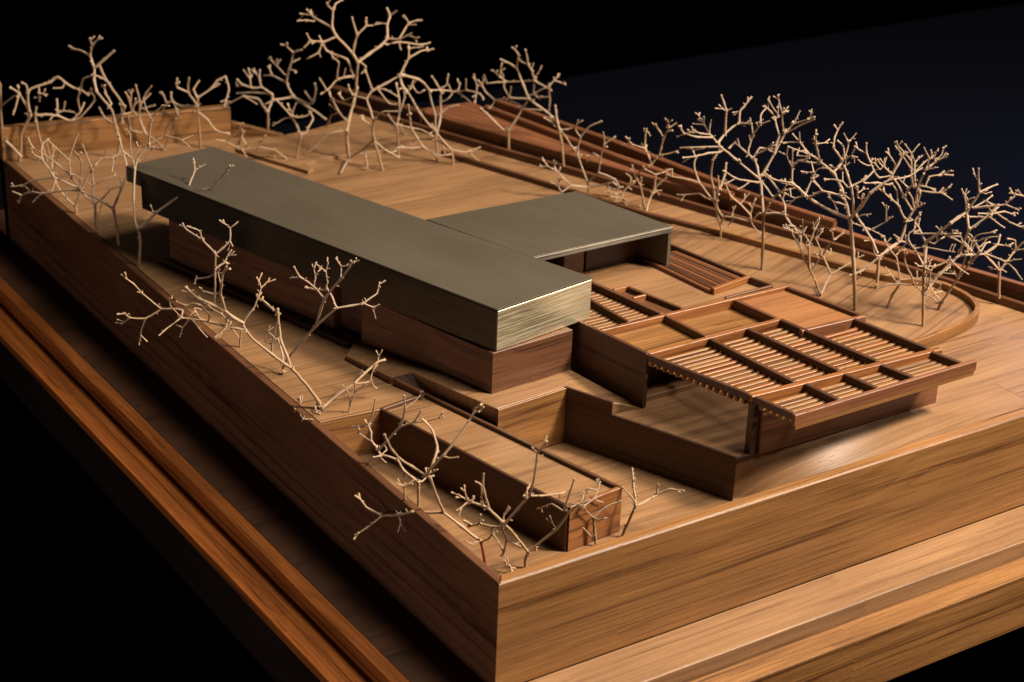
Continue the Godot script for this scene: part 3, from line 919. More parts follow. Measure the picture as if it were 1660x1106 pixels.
	tree("twig_tree", "reddish stemmed twig tree at the wall corner with an arm across the dark wall", "twig trees in the sunken front courtyard", [[.81,23.2,27.6,-44.7,22.1,35.0,-45.4,21.5,38.4,-45.9], [.68,21.5,38.4,-45.9,17.3,42.4,-54.4,13.4,46.2,-62.4], [.63,13.4,46.2,-62.4,8.7,55.5,-59.9,2.9,68.0,-56.2,1.6,69.6,-55.9], [.59,13.4,46.2,-62.4,7.9,44.3,-69.4,5.2,43.8,-72.8,-1.7,51.4,-61.6,-3.0,45.3,-71.2,-3.4,38.7,-83.6],
		[.45,-3.4,38.7,-83.6,-6.4,40.6,-86.7,-8.2,41.8,-88.6,-10.5,46.2,-91.5], [.45,-3.4,38.7,-83.6,-10.5,34.3,-84.5,-15.2,32.1,-85.2], [.45,-3.0,45.3,-71.2,2.8,47.0,-73.8,1.1,51.6,-73.0,-0.5,58.1,-71.4], [.34,-0.5,58.1,-71.4,-2.4,58.9,-72.1],
		[.35,-0.5,58.1,-71.4,1.8,59.3,-70.3], [.34,-3.0,45.3,-71.2,-3.0,43.9,-69.7,-3.0,41.4,-68.8], [.45,2.8,47.0,-73.8,4.6,44.9,-71.1], [.54,1.5,69.3,-56.0,-0.8,71.3,-55.7,-6.3,76.5,-54.8,-12.2,81.7,-53.9,-18.3,89.7,-52.0,-22.3,97.3,-49.6],
		[.54,1.6,69.6,-55.9,4.6,72.9,-57.8,8.4,77.5,-60.4,9.3,80.2,-62.9,9.6,83.4,-66.4,8.9,85.6,-70.5], [.32,2.1,70.1,-56.2,3.2,73.5,-52.3], [.63,0.4,70.3,-55.8,1.8,76.5,-51.9,3.4,81.9,-48.0], [.50,3.4,81.9,-48.0,7.8,87.0,-47.3,11.9,92.2,-46.7,16.5,98.7,-46.4,17.1,100.3,-46.5],
		[.34,16.5,98.7,-46.4,18.1,100.1,-44.1], [.35,3.4,81.9,-48.0,5.2,81.5,-46.1,7.6,82.5,-43.4], [.38,21.1,38.7,-46.5,17.5,38.0,-46.4,14.6,40.4,-46.4], [.38,21.5,38.4,-45.9,22.9,40.8,-42.8,23.3,44.9,-40.3]])
	tree("twig_tree", "twig tree with a thick straight stem rising beside the planter back corner", "twig trees in the sunken front courtyard", [[.72,18.6,27.6,-90.6,18.4,38.8,-90.7,18.4,44.9,-90.7], [.59,18.4,44.9,-90.7,16.9,46.6,-92.6,14.1,49.5,-96.0,13.0,52.8,-97.9,12.6,54.3,-98.7], [.54,12.8,53.5,-98.3,10.4,54.7,-100.9,7.4,54.9,-104.0,2.8,49.5,-109.0], [.50,7.4,54.9,-104.0,6.3,58.5,-106.0,5.0,60.9,-107.9,5.4,64.3,-108.7,4.8,67.0,-110.1],
		[.38,4.8,67.0,-110.1,5.7,71.8,-108.8,6.2,75.0,-108.0,6.4,80.4,-107.1], [.45,4.8,66.8,-110.1,3.1,65.0,-114.1,1.5,63.7,-117.8], [.38,6.7,57.0,-105.2,5.3,60.3,-107.3,4.0,61.2,-108.9,1.0,63.6,-112.4], [.54,6.7,57.0,-105.2,9.1,62.3,-101.8,11.8,68.9,-97.8,12.5,70.5,-96.7],
		[.50,12.5,70.5,-96.7,12.0,76.3,-93.4,11.1,82.0,-90.5,8.6,90.0,-87.2], [.38,12.5,70.5,-96.7,15.8,74.2,-91.3,17.0,81.1,-87.4], [.32,15.8,74.1,-91.3,18.2,77.1,-84.6,20.5,81.2,-77.6], [.35,11.1,82.0,-90.5,15.0,84.0,-90.3,18.2,86.5,-90.4],
		[.34,7.4,54.9,-104.0,10.8,56.2,-104.8,10.8,57.7,-107.1], [.34,6.9,54.3,-104.6,9.7,51.0,-103.5], [.34,8.0,54.8,-103.4,3.4,55.5,-103.1], [.32,14.6,49.0,-95.5,14.1,46.6,-95.9],
		[.45,17.9,45.5,-91.3,20.8,44.7,-91.5,25.0,46.8,-92.8]])
	tree("twig_tree", "thin pale twig before the golden cut face, one long arm over the wall", "twig trees in the sunken front courtyard", [[.54,20.9,27.6,-153.5,19.3,37.1,-154.6,18.5,39.8,-155.2], [.45,18.5,39.8,-155.2,19.1,45.4,-154.5,19.9,52.8,-153.6], [.38,19.9,52.8,-153.6,20.7,58.3,-151.7,21.1,61.3,-150.7,24.2,65.8,-147.0], [.30,21.1,61.3,-150.7,19.0,68.3,-147.9,19.8,72.3,-144.2],
		[.34,19.9,52.8,-153.6,19.1,60.0,-152.9,16.2,64.5,-153.8], [.45,18.5,39.8,-155.2,17.1,39.2,-156.8,13.6,41.5,-161.2,9.8,43.5,-165.9,6.1,46.8,-170.8,5.0,50.0,-172.9], [.30,9.8,43.3,-165.9,0.2,51.8,-152.8,-0.7,51.4,-154.5,-3.0,52.2,-154.3,2.4,47.8,-170.2], [.29,-3.0,52.2,-154.3,-3.0,50.5,-155.6]])
	tree("twig_tree", "knobbly pale twig tree just inside the corner of the two plot walls", "twig trees in the sunken front courtyard", [[.77,35.3,27.6,-33.2,35.2,32.1,-33.4,35.9,35.9,-32.8], [.63,35.9,35.9,-32.8,40.7,41.5,-30.0,45.5,46.9,-27.1,49.6,54.8,-24.8], [.45,49.6,54.8,-24.8,52.2,57.2,-23.6,56.0,59.5,-21.7], [.59,35.9,35.9,-32.8,33.3,39.9,-32.5,28.8,46.1,-32.0,25.9,50.0,-31.6,22.1,54.6,-31.4],
		[.63,22.1,54.6,-31.4,19.4,58.0,-32.7,16.7,61.3,-34.0], [.54,16.7,61.3,-34.0,15.4,61.7,-36.6,12.4,61.7,-42.4], [.38,12.4,61.7,-42.4,8.8,64.8,-44.2], [.38,12.4,61.7,-42.4,8.1,59.7,-41.8],
		[.35,12.4,61.7,-42.4,10.0,67.5,-41.8], [.45,16.7,61.4,-34.0,14.8,68.9,-34.7,14.0,73.8,-34.9,14.1,77.4,-34.6], [.35,15.4,61.7,-36.6,12.7,73.1,-33.9,10.2,75.2,-34.2], [.54,22.8,53.7,-31.4,22.5,51.3,-33.1,20.4,50.2,-37.7,18.3,49.6,-42.4,16.1,46.5,-47.3],
		[.34,18.3,49.6,-42.4,18.1,51.3,-42.5], [.59,22.8,53.7,-31.4,24.7,62.9,-25.5,26.5,71.3,-19.9], [.45,26.5,71.3,-19.9,25.2,79.8,-16.2,23.7,87.7,-13.0,21.9,96.0,-9.7,22.0,99.2,-7.6,22.6,102.1,-5.6], [.32,22.8,92.4,-11.0,25.2,94.1,-10.7],
		[.32,21.9,96.0,-9.7,20.8,97.6,-9.3], [.35,26.5,71.3,-19.9,32.6,69.6,-20.0,38.7,68.5,-20.2,42.7,67.7,-20.3], [.34,26.3,72.5,-19.3,25.8,71.8,-20.9,26.9,73.5,-22.5], [.45,22.5,51.3,-33.1,25.7,44.4,-33.7,26.1,38.1,-35.9,25.9,34.9,-37.3],
		[.45,20.8,50.4,-36.8,21.2,46.8,-37.4,26.2,37.7,-36.7,28.0,29.9,-32.0], [.34,25.7,44.4,-33.7,32.9,39.0,-34.4], [.35,26.1,38.1,-35.9,24.8,33.7,-32.3], [.35,49.6,54.8,-24.8,48.4,54.4,-28.1,46.9,55.3,-33.0,44.8,50.8,-39.0],
		[.45,48.8,54.5,-27.0,48.7,57.4,-26.2,48.7,63.7,-24.2,48.8,71.7,-21.6], [.38,48.7,57.4,-26.2,49.6,56.7,-25.5,50.8,58.5,-24.3,53.0,59.2,-22.5], [.34,45.5,46.9,-27.1,44.5,49.1,-29.3], [.34,22.1,54.6,-31.4,23.0,57.9,-32.3],
		[.35,36.5,36.5,-32.5,37.9,37.6,-30.1]])
	tree("twig_tree", "dark short twig in front of the planter end panel", "twig trees in the sunken front courtyard", [[.63,70.6,27.6,-33.1,69.9,34.9,-33.6,69.3,41.3,-34.0], [.38,69.3,41.6,-34.0,72.7,44.9,-33.4,76.5,46.9,-32.4,81.3,48.1,-31.0], [.35,69.3,41.8,-34.0,67.2,44.2,-33.8,62.5,49.1,-33.4], [.30,69.3,41.8,-34.0,70.6,41.8,-31.1],
		[.45,70.4,30.3,-33.2,68.6,32.9,-34.1,64.6,38.2,-36.1,60.6,44.0,-38.0], [.35,62.5,49.1,-33.4,69.6,50.7,-34.7,71.4,52.5,-36.0,74.7,55.4,-38.2], [.30,69.6,50.7,-34.7,71.3,48.8,-35.0,74.2,47.3,-35.1], [.30,64.1,54.5,-36.2,65.5,54.0,-35.5,67.0,54.0,-34.7],
		[.32,66.2,54.0,-35.1,66.2,56.0,-35.4,69.5,55.2,-33.7]])
	tree("twig_tree", "small Y shaped twig right of the planter on the courtyard floor", "twig trees in the sunken front courtyard", [[.68,84.0,27.6,-33.5,85.2,32.2,-32.7,86.7,37.9,-31.6,88.3,43.6,-30.6], [.50,88.3,43.6,-30.6,88.7,48.2,-32.2,88.8,52.5,-34.0,89.5,58.5,-36.2], [.45,88.3,43.6,-30.6,94.0,44.4,-30.8,99.4,45.7,-31.2], [.35,99.5,45.8,-31.1,98.7,51.8,-29.8],
		[.38,99.5,45.8,-31.1,101.6,47.3,-29.3,103.8,49.1,-27.5,105.9,48.7,-25.8], [.35,88.4,45.1,-31.1,85.2,49.5,-30.8,80.9,54.7,-30.5], [.30,88.8,50.8,-33.3,89.9,55.1,-34.2]])
	tree("twig_tree", "twig tree whose long arm crosses the far end of the bronze roof", "twig trees along the shadowed left wall", [[.68,5.5,49.2,-354.2,6.5,63.0,-353.5,6.3,68.0,-353.7,5.7,71.0,-354.1], [.63,5.7,71.0,-354.1,5.4,74.2,-356.1,7.2,85.2,-360.8,10.4,97.8,-365.4,12.2,102.5,-366.8], [.72,5.7,71.0,-354.1,8.1,73.4,-351.6,13.7,81.8,-345.4,19.3,88.7,-339.4,24.7,95.1,-333.6], [.45,24.9,95.1,-333.4,28.4,99.5,-335.8,31.7,103.6,-337.9,32.9,107.2,-340.8],
		[.35,31.7,103.6,-337.9,36.5,106.5,-336.1], [.50,24.9,95.1,-333.4,29.4,96.8,-327.4,33.0,98.2,-322.5,36.6,106.9,-315.9,38.9,112.9,-311.6], [.30,36.6,106.7,-315.9,38.1,108.2,-312.8], [.59,12.2,102.5,-366.8,13.0,104.3,-366.6,18.0,110.9,-364.9,26.1,116.0,-361.4],
		[.35,26.1,116.0,-361.4,27.0,125.2,-355.7,29.3,129.9,-350.6], [.35,26.1,116.0,-361.4,28.8,116.1,-356.2,31.1,115.8,-351.6,33.1,113.4,-346.3], [.30,31.1,115.8,-351.6,36.7,117.8,-350.1], [.45,18.8,111.4,-364.5,18.7,117.9,-363.5,19.5,125.6,-361.6,21.1,130.2,-359.7,24.2,134.1,-356.5],
		[.35,19.4,125.6,-361.7,15.9,132.3,-360.0,13.9,139.2,-357.6], [.50,10.4,97.8,-365.4,8.7,105.4,-364.1,5.2,108.9,-364.7], [.34,8.9,105.4,-364.0,10.8,109.3,-362.9,12.7,112.4,-361.8], [.38,12.6,103.4,-366.7,13.8,102.5,-365.9,17.8,106.5,-363.3,19.3,110.2,-362.4],
		[.35,8.7,105.4,-364.1,8.2,111.6,-364.5,8.5,117.9,-364.3,7.9,120.7,-364.8], [.34,6.5,80.6,-358.8,9.2,80.9,-357.8], [.34,13.7,81.8,-345.4,10.9,82.3,-345.6]])
	tree("twig_tree", "broad twig tree whose flat arm reaches out over the dark wall", "twig trees along the shadowed left wall", [[.77,7.2,49.2,-384.3,6.6,59.1,-384.7,6.1,64.6,-385.0,5.4,70.9,-385.5], [.68,5.4,71.2,-385.5,8.1,76.1,-385.9,10.4,80.2,-386.1,14.6,87.8,-386.7], [.45,14.6,87.8,-386.7,15.7,94.1,-389.8,15.7,100.3,-393.7,15.7,106.6,-397.7], [.38,15.7,100.3,-393.7,10.5,96.2,-393.8,5.4,97.3,-394.6,-0.2,93.2,-394.8],
		[.34,5.4,97.0,-394.6,6.3,102.3,-392.4], [.34,10.5,96.2,-393.8,9.1,92.0,-392.0], [.68,5.4,71.2,-385.5,-1.1,76.3,-391.6,-7.1,79.6,-397.2,-8.8,81.3,-398.9], [.59,-8.8,81.3,-398.9,-14.3,84.7,-400.5,-19.9,88.1,-402.2],
		[.50,-19.9,88.1,-402.2,-21.3,92.4,-406.7,-22.5,95.9,-410.5,-20.8,102.5,-413.7,-16.9,105.1,-413.8], [.45,-19.9,87.9,-402.2,-24.1,86.4,-406.7,-28.0,84.7,-410.9,-32.8,80.9,-416.0,-36.9,79.6,-420.3], [.38,-32.8,80.6,-416.0,-31.1,80.3,-415.2,-28.8,77.2,-414.3], [.50,-7.6,80.1,-397.8,-9.5,84.2,-396.6,-13.1,89.7,-395.5],
		[.45,-13.1,89.7,-395.5,-13.0,93.9,-396.1,-13.0,97.7,-396.7,-9.3,108.1,-395.8,-7.6,111.5,-395.3], [.45,-13.1,89.7,-395.5,-16.6,93.7,-403.3,-19.2,96.3,-408.9,-24.1,99.6,-418.6,-24.9,103.9,-422.8], [.35,-22.5,95.9,-410.5,-28.7,99.7,-413.3], [.35,-13.0,97.7,-396.7,-21.2,107.9,-396.4,-24.3,111.3,-396.4],
		[.50,-7.1,79.6,-397.2,-12.7,78.6,-404.5,-17.1,76.5,-410.2,-21.5,74.4,-415.9,-26.2,74.2,-421.9,-29.6,71.3,-426.4,-30.8,66.8,-428.9], [.35,-21.5,74.1,-415.9,-23.8,72.1,-418.0,-26.0,68.9,-420.1], [.35,-29.6,71.3,-426.4,-34.1,74.1,-427.2], [.30,-28.8,77.2,-414.3,-27.5,80.3,-411.9],
		[.34,11.4,82.1,-386.3,10.8,84.5,-386.6], [.35,8.6,77.1,-385.9,11.3,81.3,-388.2,8.6,78.9,-393.9]])
	tree("twig_tree", "dark thick stemmed twig tree between the wall and the roof end", "twig trees along the shadowed left wall", [[.81,4.1,49.2,-404.0,3.0,55.8,-404.8,2.9,60.9,-404.8,2.8,67.6,-404.9], [.50,2.8,67.6,-404.9,-1.7,72.8,-405.5,-4.4,77.3,-405.6], [.54,2.1,68.5,-405.0,2.3,78.5,-404.6,2.3,87.7,-404.4], [.45,2.3,87.7,-404.4,-0.1,94.9,-403.5,-3.0,103.1,-402.5],
		[.38,2.3,78.5,-404.6,-1.3,81.1,-406.5,-6.5,85.1,-409.1], [.45,-4.4,77.3,-405.6,-3.0,78.2,-405.2,-0.6,82.8,-405.4,2.6,87.4,-405.1,4.2,89.7,-405.0], [.45,2.8,67.6,-404.9,5.9,73.0,-399.3,7.9,78.2,-395.0], [.34,5.4,72.1,-400.2,4.4,67.4,-400.1,3.2,63.5,-400.3,3.1,58.6,-399.5],
		[.35,2.3,79.7,-404.6,4.0,79.6,-403.5,7.3,82.2,-401.4,13.4,84.5,-397.5], [.34,3.1,58.4,-399.5,4.6,57.7,-398.3]])
	tree("twig_tree", "short forked twig tree close against the wall, smallest of the far ones", "twig trees along the shadowed left wall", [[.63,5.4,49.2,-439.9,5.2,52.2,-440.0,4.9,54.3,-440.2], [.45,4.9,54.3,-440.2,5.7,61.4,-435.9,5.6,67.7,-432.7,5.2,72.7,-430.3,4.2,85.0,-424.5,2.4,89.9,-423.0], [.45,4.9,54.3,-440.2,2.2,57.6,-445.9,-0.1,63.2,-452.4,0.0,73.2,-459.1,2.9,81.1,-462.4], [.35,0.0,70.4,-457.3,1.2,83.2,-449.7],
		[.35,4.2,85.0,-424.5,-0.1,92.9,-422.6], [.34,-0.1,65.9,-454.2,-3.6,60.8,-451.9], [.34,2.2,57.6,-445.9,1.6,61.4,-444.4], [.35,0.5,75.6,-454.2,-3.4,83.3,-453.6,-4.7,91.4,-451.4]])
	tree("twig_tree", "blurred twig tree with an arched loop of branches before the end wall", "twig trees at the far left of the plot", [[.97,7.4,49.2,-534.9,9.0,61.7,-533.8,9.7,68.4,-533.4,14.6,79.0,-530.0], [.87,14.6,79.0,-530.0,13.2,86.1,-529.0,13.0,94.3,-526.9], [.78,14.0,81.9,-529.6,11.5,87.7,-529.9,8.8,93.4,-530.3,4.5,96.8,-531.9], [.68,13.0,94.3,-526.9,12.0,99.0,-526.3,9.9,100.4,-526.9],
		[.78,13.0,94.3,-526.9,15.1,96.4,-526.3,19.0,97.8,-525.0,25.3,99.7,-522.8], [.68,25.3,99.7,-522.8,30.0,102.5,-521.8,33.4,99.0,-521.3,38.2,95.3,-520.2,42.1,94.0,-519.2,46.3,90.3,-518.4], [.53,8.6,93.4,-530.5,9.5,96.8,-532.3], [.58,42.1,94.0,-519.2,42.8,101.4,-515.5,46.7,104.6,-509.8],
		[.58,8.8,93.4,-530.3,6.3,87.1,-529.2,3.8,81.9,-528.5], [.49,19.0,97.8,-525.0,18.9,93.7,-524.1,22.2,93.1,-520.8], [.49,18.9,93.7,-524.1,19.4,88.1,-526.5], [.49,33.4,99.0,-521.3,32.2,95.8,-521.5,27.6,95.5,-523.8],
		[.49,25.3,99.7,-522.8,27.3,102.4,-521.8,29.5,103.2,-520.4]])
	tree("twig_tree", "blurred bare stem cut off by the left picture edge", "twig trees at the far left of the plot", [[.87,1.6,49.2,-541.6,2.2,61.6,-541.2,0.9,68.7,-542.1,1.2,83.1,-541.9,1.8,96.1,-541.5], [.78,2.2,61.6,-541.2,4.8,58.6,-536.9,7.5,54.2,-531.8], [.58,1.2,83.1,-541.9,6.0,89.8,-535.1,8.2,91.4,-532.2], [.58,2.0,62.8,-541.4,-2.4,68.4,-545.1]])
	tree("twig_tree", "blurred twig tree with level arms and stubby upright tips by the end wall", "twig trees at the far left of the plot", [[.83,21.7,49.2,-527.4,20.2,58.8,-528.4,18.5,66.4,-529.6,17.8,74.1,-530.1], [.68,17.8,74.1,-530.1,17.6,78.6,-530.0,18.2,83.6,-529.3], [.73,17.6,78.6,-530.0,23.5,79.0,-527.4,29.0,78.4,-524.9], [.63,29.0,78.4,-524.9,29.7,82.9,-525.9,30.2,87.4,-527.1],
		[.63,29.0,78.4,-524.9,36.5,74.3,-523.5,42.6,79.2,-522.7,45.4,84.1,-523.3], [.53,36.5,74.3,-523.5,42.0,76.3,-521.6,50.7,86.0,-519.6,50.0,90.0,-521.4], [.49,29.4,80.6,-525.4,32.6,80.9,-523.8,33.8,86.2,-523.8], [.49,29.2,79.5,-525.2,32.4,81.1,-523.2,37.5,80.4,-520.2],
		[.49,42.6,79.2,-522.7,40.3,88.0,-519.8,40.6,93.8,-516.8], [.49,26.8,78.6,-525.9,24.7,76.2,-525.4], [.49,12.2,79.4,-533.7,17.8,78.4,-530.7]])
	tree("twig_tree", "tall blurred twig tree rising highest above the orange end wall", "twig trees at the far left of the plot", [[.87,58.9,49.2,-512.9,61.6,60.9,-511.0,60.2,68.7,-512.0], [.78,60.2,68.7,-512.0,58.2,75.5,-510.1,56.0,83.1,-507.9,46.9,95.5,-506.3], [.73,46.9,95.5,-506.3,47.1,101.7,-509.9,48.5,106.7,-511.7,48.4,110.1,-513.9,48.3,115.0,-516.9], [.58,48.3,115.0,-516.9,48.5,121.5,-513.4,46.8,125.6,-512.3],
		[.58,48.5,121.5,-513.4,51.3,125.9,-509.7], [.58,48.3,114.0,-516.3,45.1,116.2,-523.0,41.7,116.0,-529.1], [.78,48.5,107.8,-512.4,54.0,113.5,-509.0,58.8,118.5,-506.0], [.78,50.9,110.3,-511.0,55.3,100.0,-511.9,60.6,91.1,-512.0,66.1,82.0,-512.0],
		[.53,55.3,100.0,-511.9,48.9,103.7,-512.1], [.53,54.5,85.1,-507.6,56.1,86.4,-507.8,55.0,90.9,-512.5,55.3,95.3,-515.7], [.58,66.1,82.0,-512.0,64.8,70.9,-516.5], [.49,59.6,71.6,-511.1,55.4,75.3,-517.7,54.0,80.2,-521.7]])
	tree("twig_tree", "blurred fan shaped twig tree above the middle of the end wall", "twig trees at the far left of the plot", [[.78,91.9,49.2,-514.5,87.2,55.4,-517.7,82.0,60.2,-521.2], [.73,82.0,60.2,-521.2,80.1,66.1,-521.6,78.7,71.9,-521.6], [.63,78.7,71.9,-521.6,74.7,74.9,-521.3,70.9,85.4,-517.7,68.9,89.0,-516.7], [.58,74.5,74.8,-521.5,72.8,83.6,-519.1,73.0,90.2,-516.2],
		[.63,78.9,71.9,-521.5,78.3,81.4,-518.2,75.2,92.8,-515.6], [.53,78.6,77.0,-519.5,81.7,87.1,-516.1,84.2,91.5,-513.6], [.53,79.8,80.8,-518.3,85.2,85.5,-517.9], [.53,78.7,76.0,-520.1,86.0,79.3,-513.8],
		[.49,74.7,74.9,-521.3,68.6,73.9,-521.9,67.0,80.3,-519.9], [.49,74.7,74.9,-521.3,75.3,83.9,-516.9], [.49,90.4,51.5,-513.0,94.1,65.2,-506.1,96.5,73.3,-500.4], [.49,82.0,60.2,-521.2,74.6,62.3,-523.9,72.4,72.5,-522.8]])
	tree("twig_tree", "upright twig tree with bracket shaped branches behind the roof far corner", "twig trees at the far left of the plot", [[.73,112.0,49.2,-507.8,111.7,59.6,-508.0,111.2,73.2,-508.4,111.4,81.6,-508.2], [.63,111.4,81.6,-508.2,120.0,87.8,-505.8,123.4,92.0,-505.3,128.1,94.2,-503.8], [.53,119.0,87.1,-506.1,123.6,89.0,-504.7], [.58,111.4,81.6,-508.2,110.0,86.6,-511.0,113.7,91.6,-510.4],
		[.68,111.3,76.8,-508.3,105.0,86.6,-507.7,104.3,96.3,-504.1], [.58,105.0,86.6,-507.7,98.3,90.3,-508.0,97.4,93.2,-507.1], [.63,111.3,76.8,-508.3,103.4,75.7,-515.4,99.3,78.6,-519.1,99.4,83.7,-519.9], [.53,99.3,78.6,-519.1,96.9,77.1,-521.7,96.1,81.4,-523.6],
		[.49,100.2,78.0,-518.4,100.6,72.4,-514.6], [.58,128.1,94.2,-503.8,128.0,87.4,-499.2,123.5,78.7,-496.6], [.58,111.2,73.2,-508.4,115.6,68.6,-504.2,119.0,62.4,-500.7,125.7,60.3,-494.8], [.49,97.7,77.2,-520.8,95.2,70.3,-526.5]])
	tree("twig_tree", "low lying pale twig sprawling on the ground behind the roof", "twig trees on the open ground behind the roofs", [[.55,149.1,49.2,-458.2,144.8,53.7,-461.2,140.0,58.0,-464.4], [.55,140.0,57.7,-464.4,136.3,58.5,-466.6,131.8,59.5,-469.2,123.5,57.7,-474.0,115.3,62.6,-478.6], [.50,131.8,59.5,-469.2,132.9,63.5,-466.6,134.4,67.6,-463.5], [.46,115.3,62.6,-478.6,120.4,71.2,-471.7,121.9,75.0,-469.3],
		[.46,115.3,62.6,-478.6,109.5,64.6,-478.7], [.46,126.6,58.4,-472.2,125.7,60.7,-472.3,130.0,63.5,-467.9,132.8,65.1,-465.2], [.46,125.7,60.7,-472.3,123.7,65.5,-474.1,124.8,68.8,-473.7], [.46,123.5,57.7,-474.0,124.8,53.9,-471.0],
		[.39,131.8,59.5,-469.2,131.8,56.5,-470.0], [.39,140.0,57.7,-464.4,140.3,52.6,-465.2]])
	tree("twig_tree", "blurred umbrella shaped twig tree at the break in the end wall", "twig trees on the open ground behind the roofs", [[.73,157.9,49.2,-507.4,157.7,59.2,-507.5,157.7,66.1,-507.5], [.69,157.7,66.1,-507.5,153.8,71.5,-506.9,150.6,76.2,-506.2,141.4,79.0,-507.1], [.73,157.7,66.1,-507.5,161.7,72.6,-509.0], [.78,161.7,72.9,-509.0,168.3,73.2,-507.5,175.0,73.8,-506.1],
		[.73,175.0,73.8,-506.1,180.3,69.0,-501.9,184.2,66.4,-498.9,190.8,60.6,-493.7], [.73,175.0,73.8,-506.1,171.4,80.7,-506.1,170.0,85.0,-505.6,170.4,93.2,-502.7], [.64,170.4,93.2,-502.7,170.8,99.6,-499.6,170.8,105.3,-497.1,173.9,107.6,-492.5], [.50,170.8,105.3,-497.1,169.0,107.0,-498.2,166.4,110.0,-499.6],
		[.55,170.5,83.6,-505.7,167.7,85.1,-510.7,165.1,86.5,-515.2,162.1,85.6,-519.8], [.46,165.1,86.5,-515.2,163.7,91.2,-516.5], [.50,170.2,89.1,-504.1,168.6,89.4,-505.1,164.7,94.5,-507.0,161.7,98.1,-508.6], [.46,164.5,94.5,-507.2,164.5,96.9,-506.4],
		[.64,161.7,72.9,-509.0,161.8,76.6,-509.1,156.5,80.9,-512.9,155.5,86.5,-513.8,155.9,91.6,-513.7], [.50,155.7,85.1,-513.6,154.7,91.1,-519.3], [.60,156.5,80.9,-512.9,151.7,80.2,-515.7,146.1,82.4,-519.0,143.5,85.5,-520.3], [.46,147.0,81.8,-518.4,144.2,80.5,-522.7],
		[.60,161.8,76.6,-509.1,154.3,75.7,-520.0,147.7,73.4,-529.6], [.50,150.8,80.6,-516.2,150.6,89.8,-516.6], [.46,150.6,85.9,-516.4,146.7,91.9,-517.3], [.60,175.8,73.1,-505.5,182.8,70.9,-496.1,183.2,81.8,-492.0,182.4,84.3,-491.6],
		[.50,182.7,72.2,-495.8,180.0,78.2,-500.1], [.46,141.4,79.0,-507.1,149.9,72.8,-506.3], [.46,141.4,79.0,-507.1,134.8,73.5,-513.7], [.46,170.4,93.2,-502.7,172.6,92.9,-498.6],
		[.46,170.6,98.3,-500.3,172.5,98.6,-499.4], [.46,161.7,72.6,-509.0,157.7,70.7,-509.8]])
	tree("twig_tree", "thin pale twig standing next to the dark notch in the terrace", "twig trees on the open ground behind the roofs", [[.60,151.4,49.2,-459.5,153.1,58.3,-458.4,154.5,65.7,-457.4], [.60,154.5,65.7,-457.4,151.0,73.6,-455.2,146.0,81.6,-453.4,140.3,88.2,-452.4,135.3,93.6,-451.6], [.50,146.0,81.3,-453.4,149.5,80.7,-450.9,153.8,82.0,-447.8,156.8,85.6,-445.6], [.46,147.2,81.1,-452.6,144.5,88.5,-454.9],
		[.46,146.4,83.2,-453.3,148.6,89.5,-451.4], [.46,146.9,80.2,-453.7,143.4,79.4,-456.3,137.8,74.6,-460.6], [.46,157.1,72.1,-453.3,161.5,76.6,-454.8,161.5,78.8,-456.9], [.46,157.1,72.1,-453.3,156.1,69.7,-452.6,152.8,68.9,-453.1]])
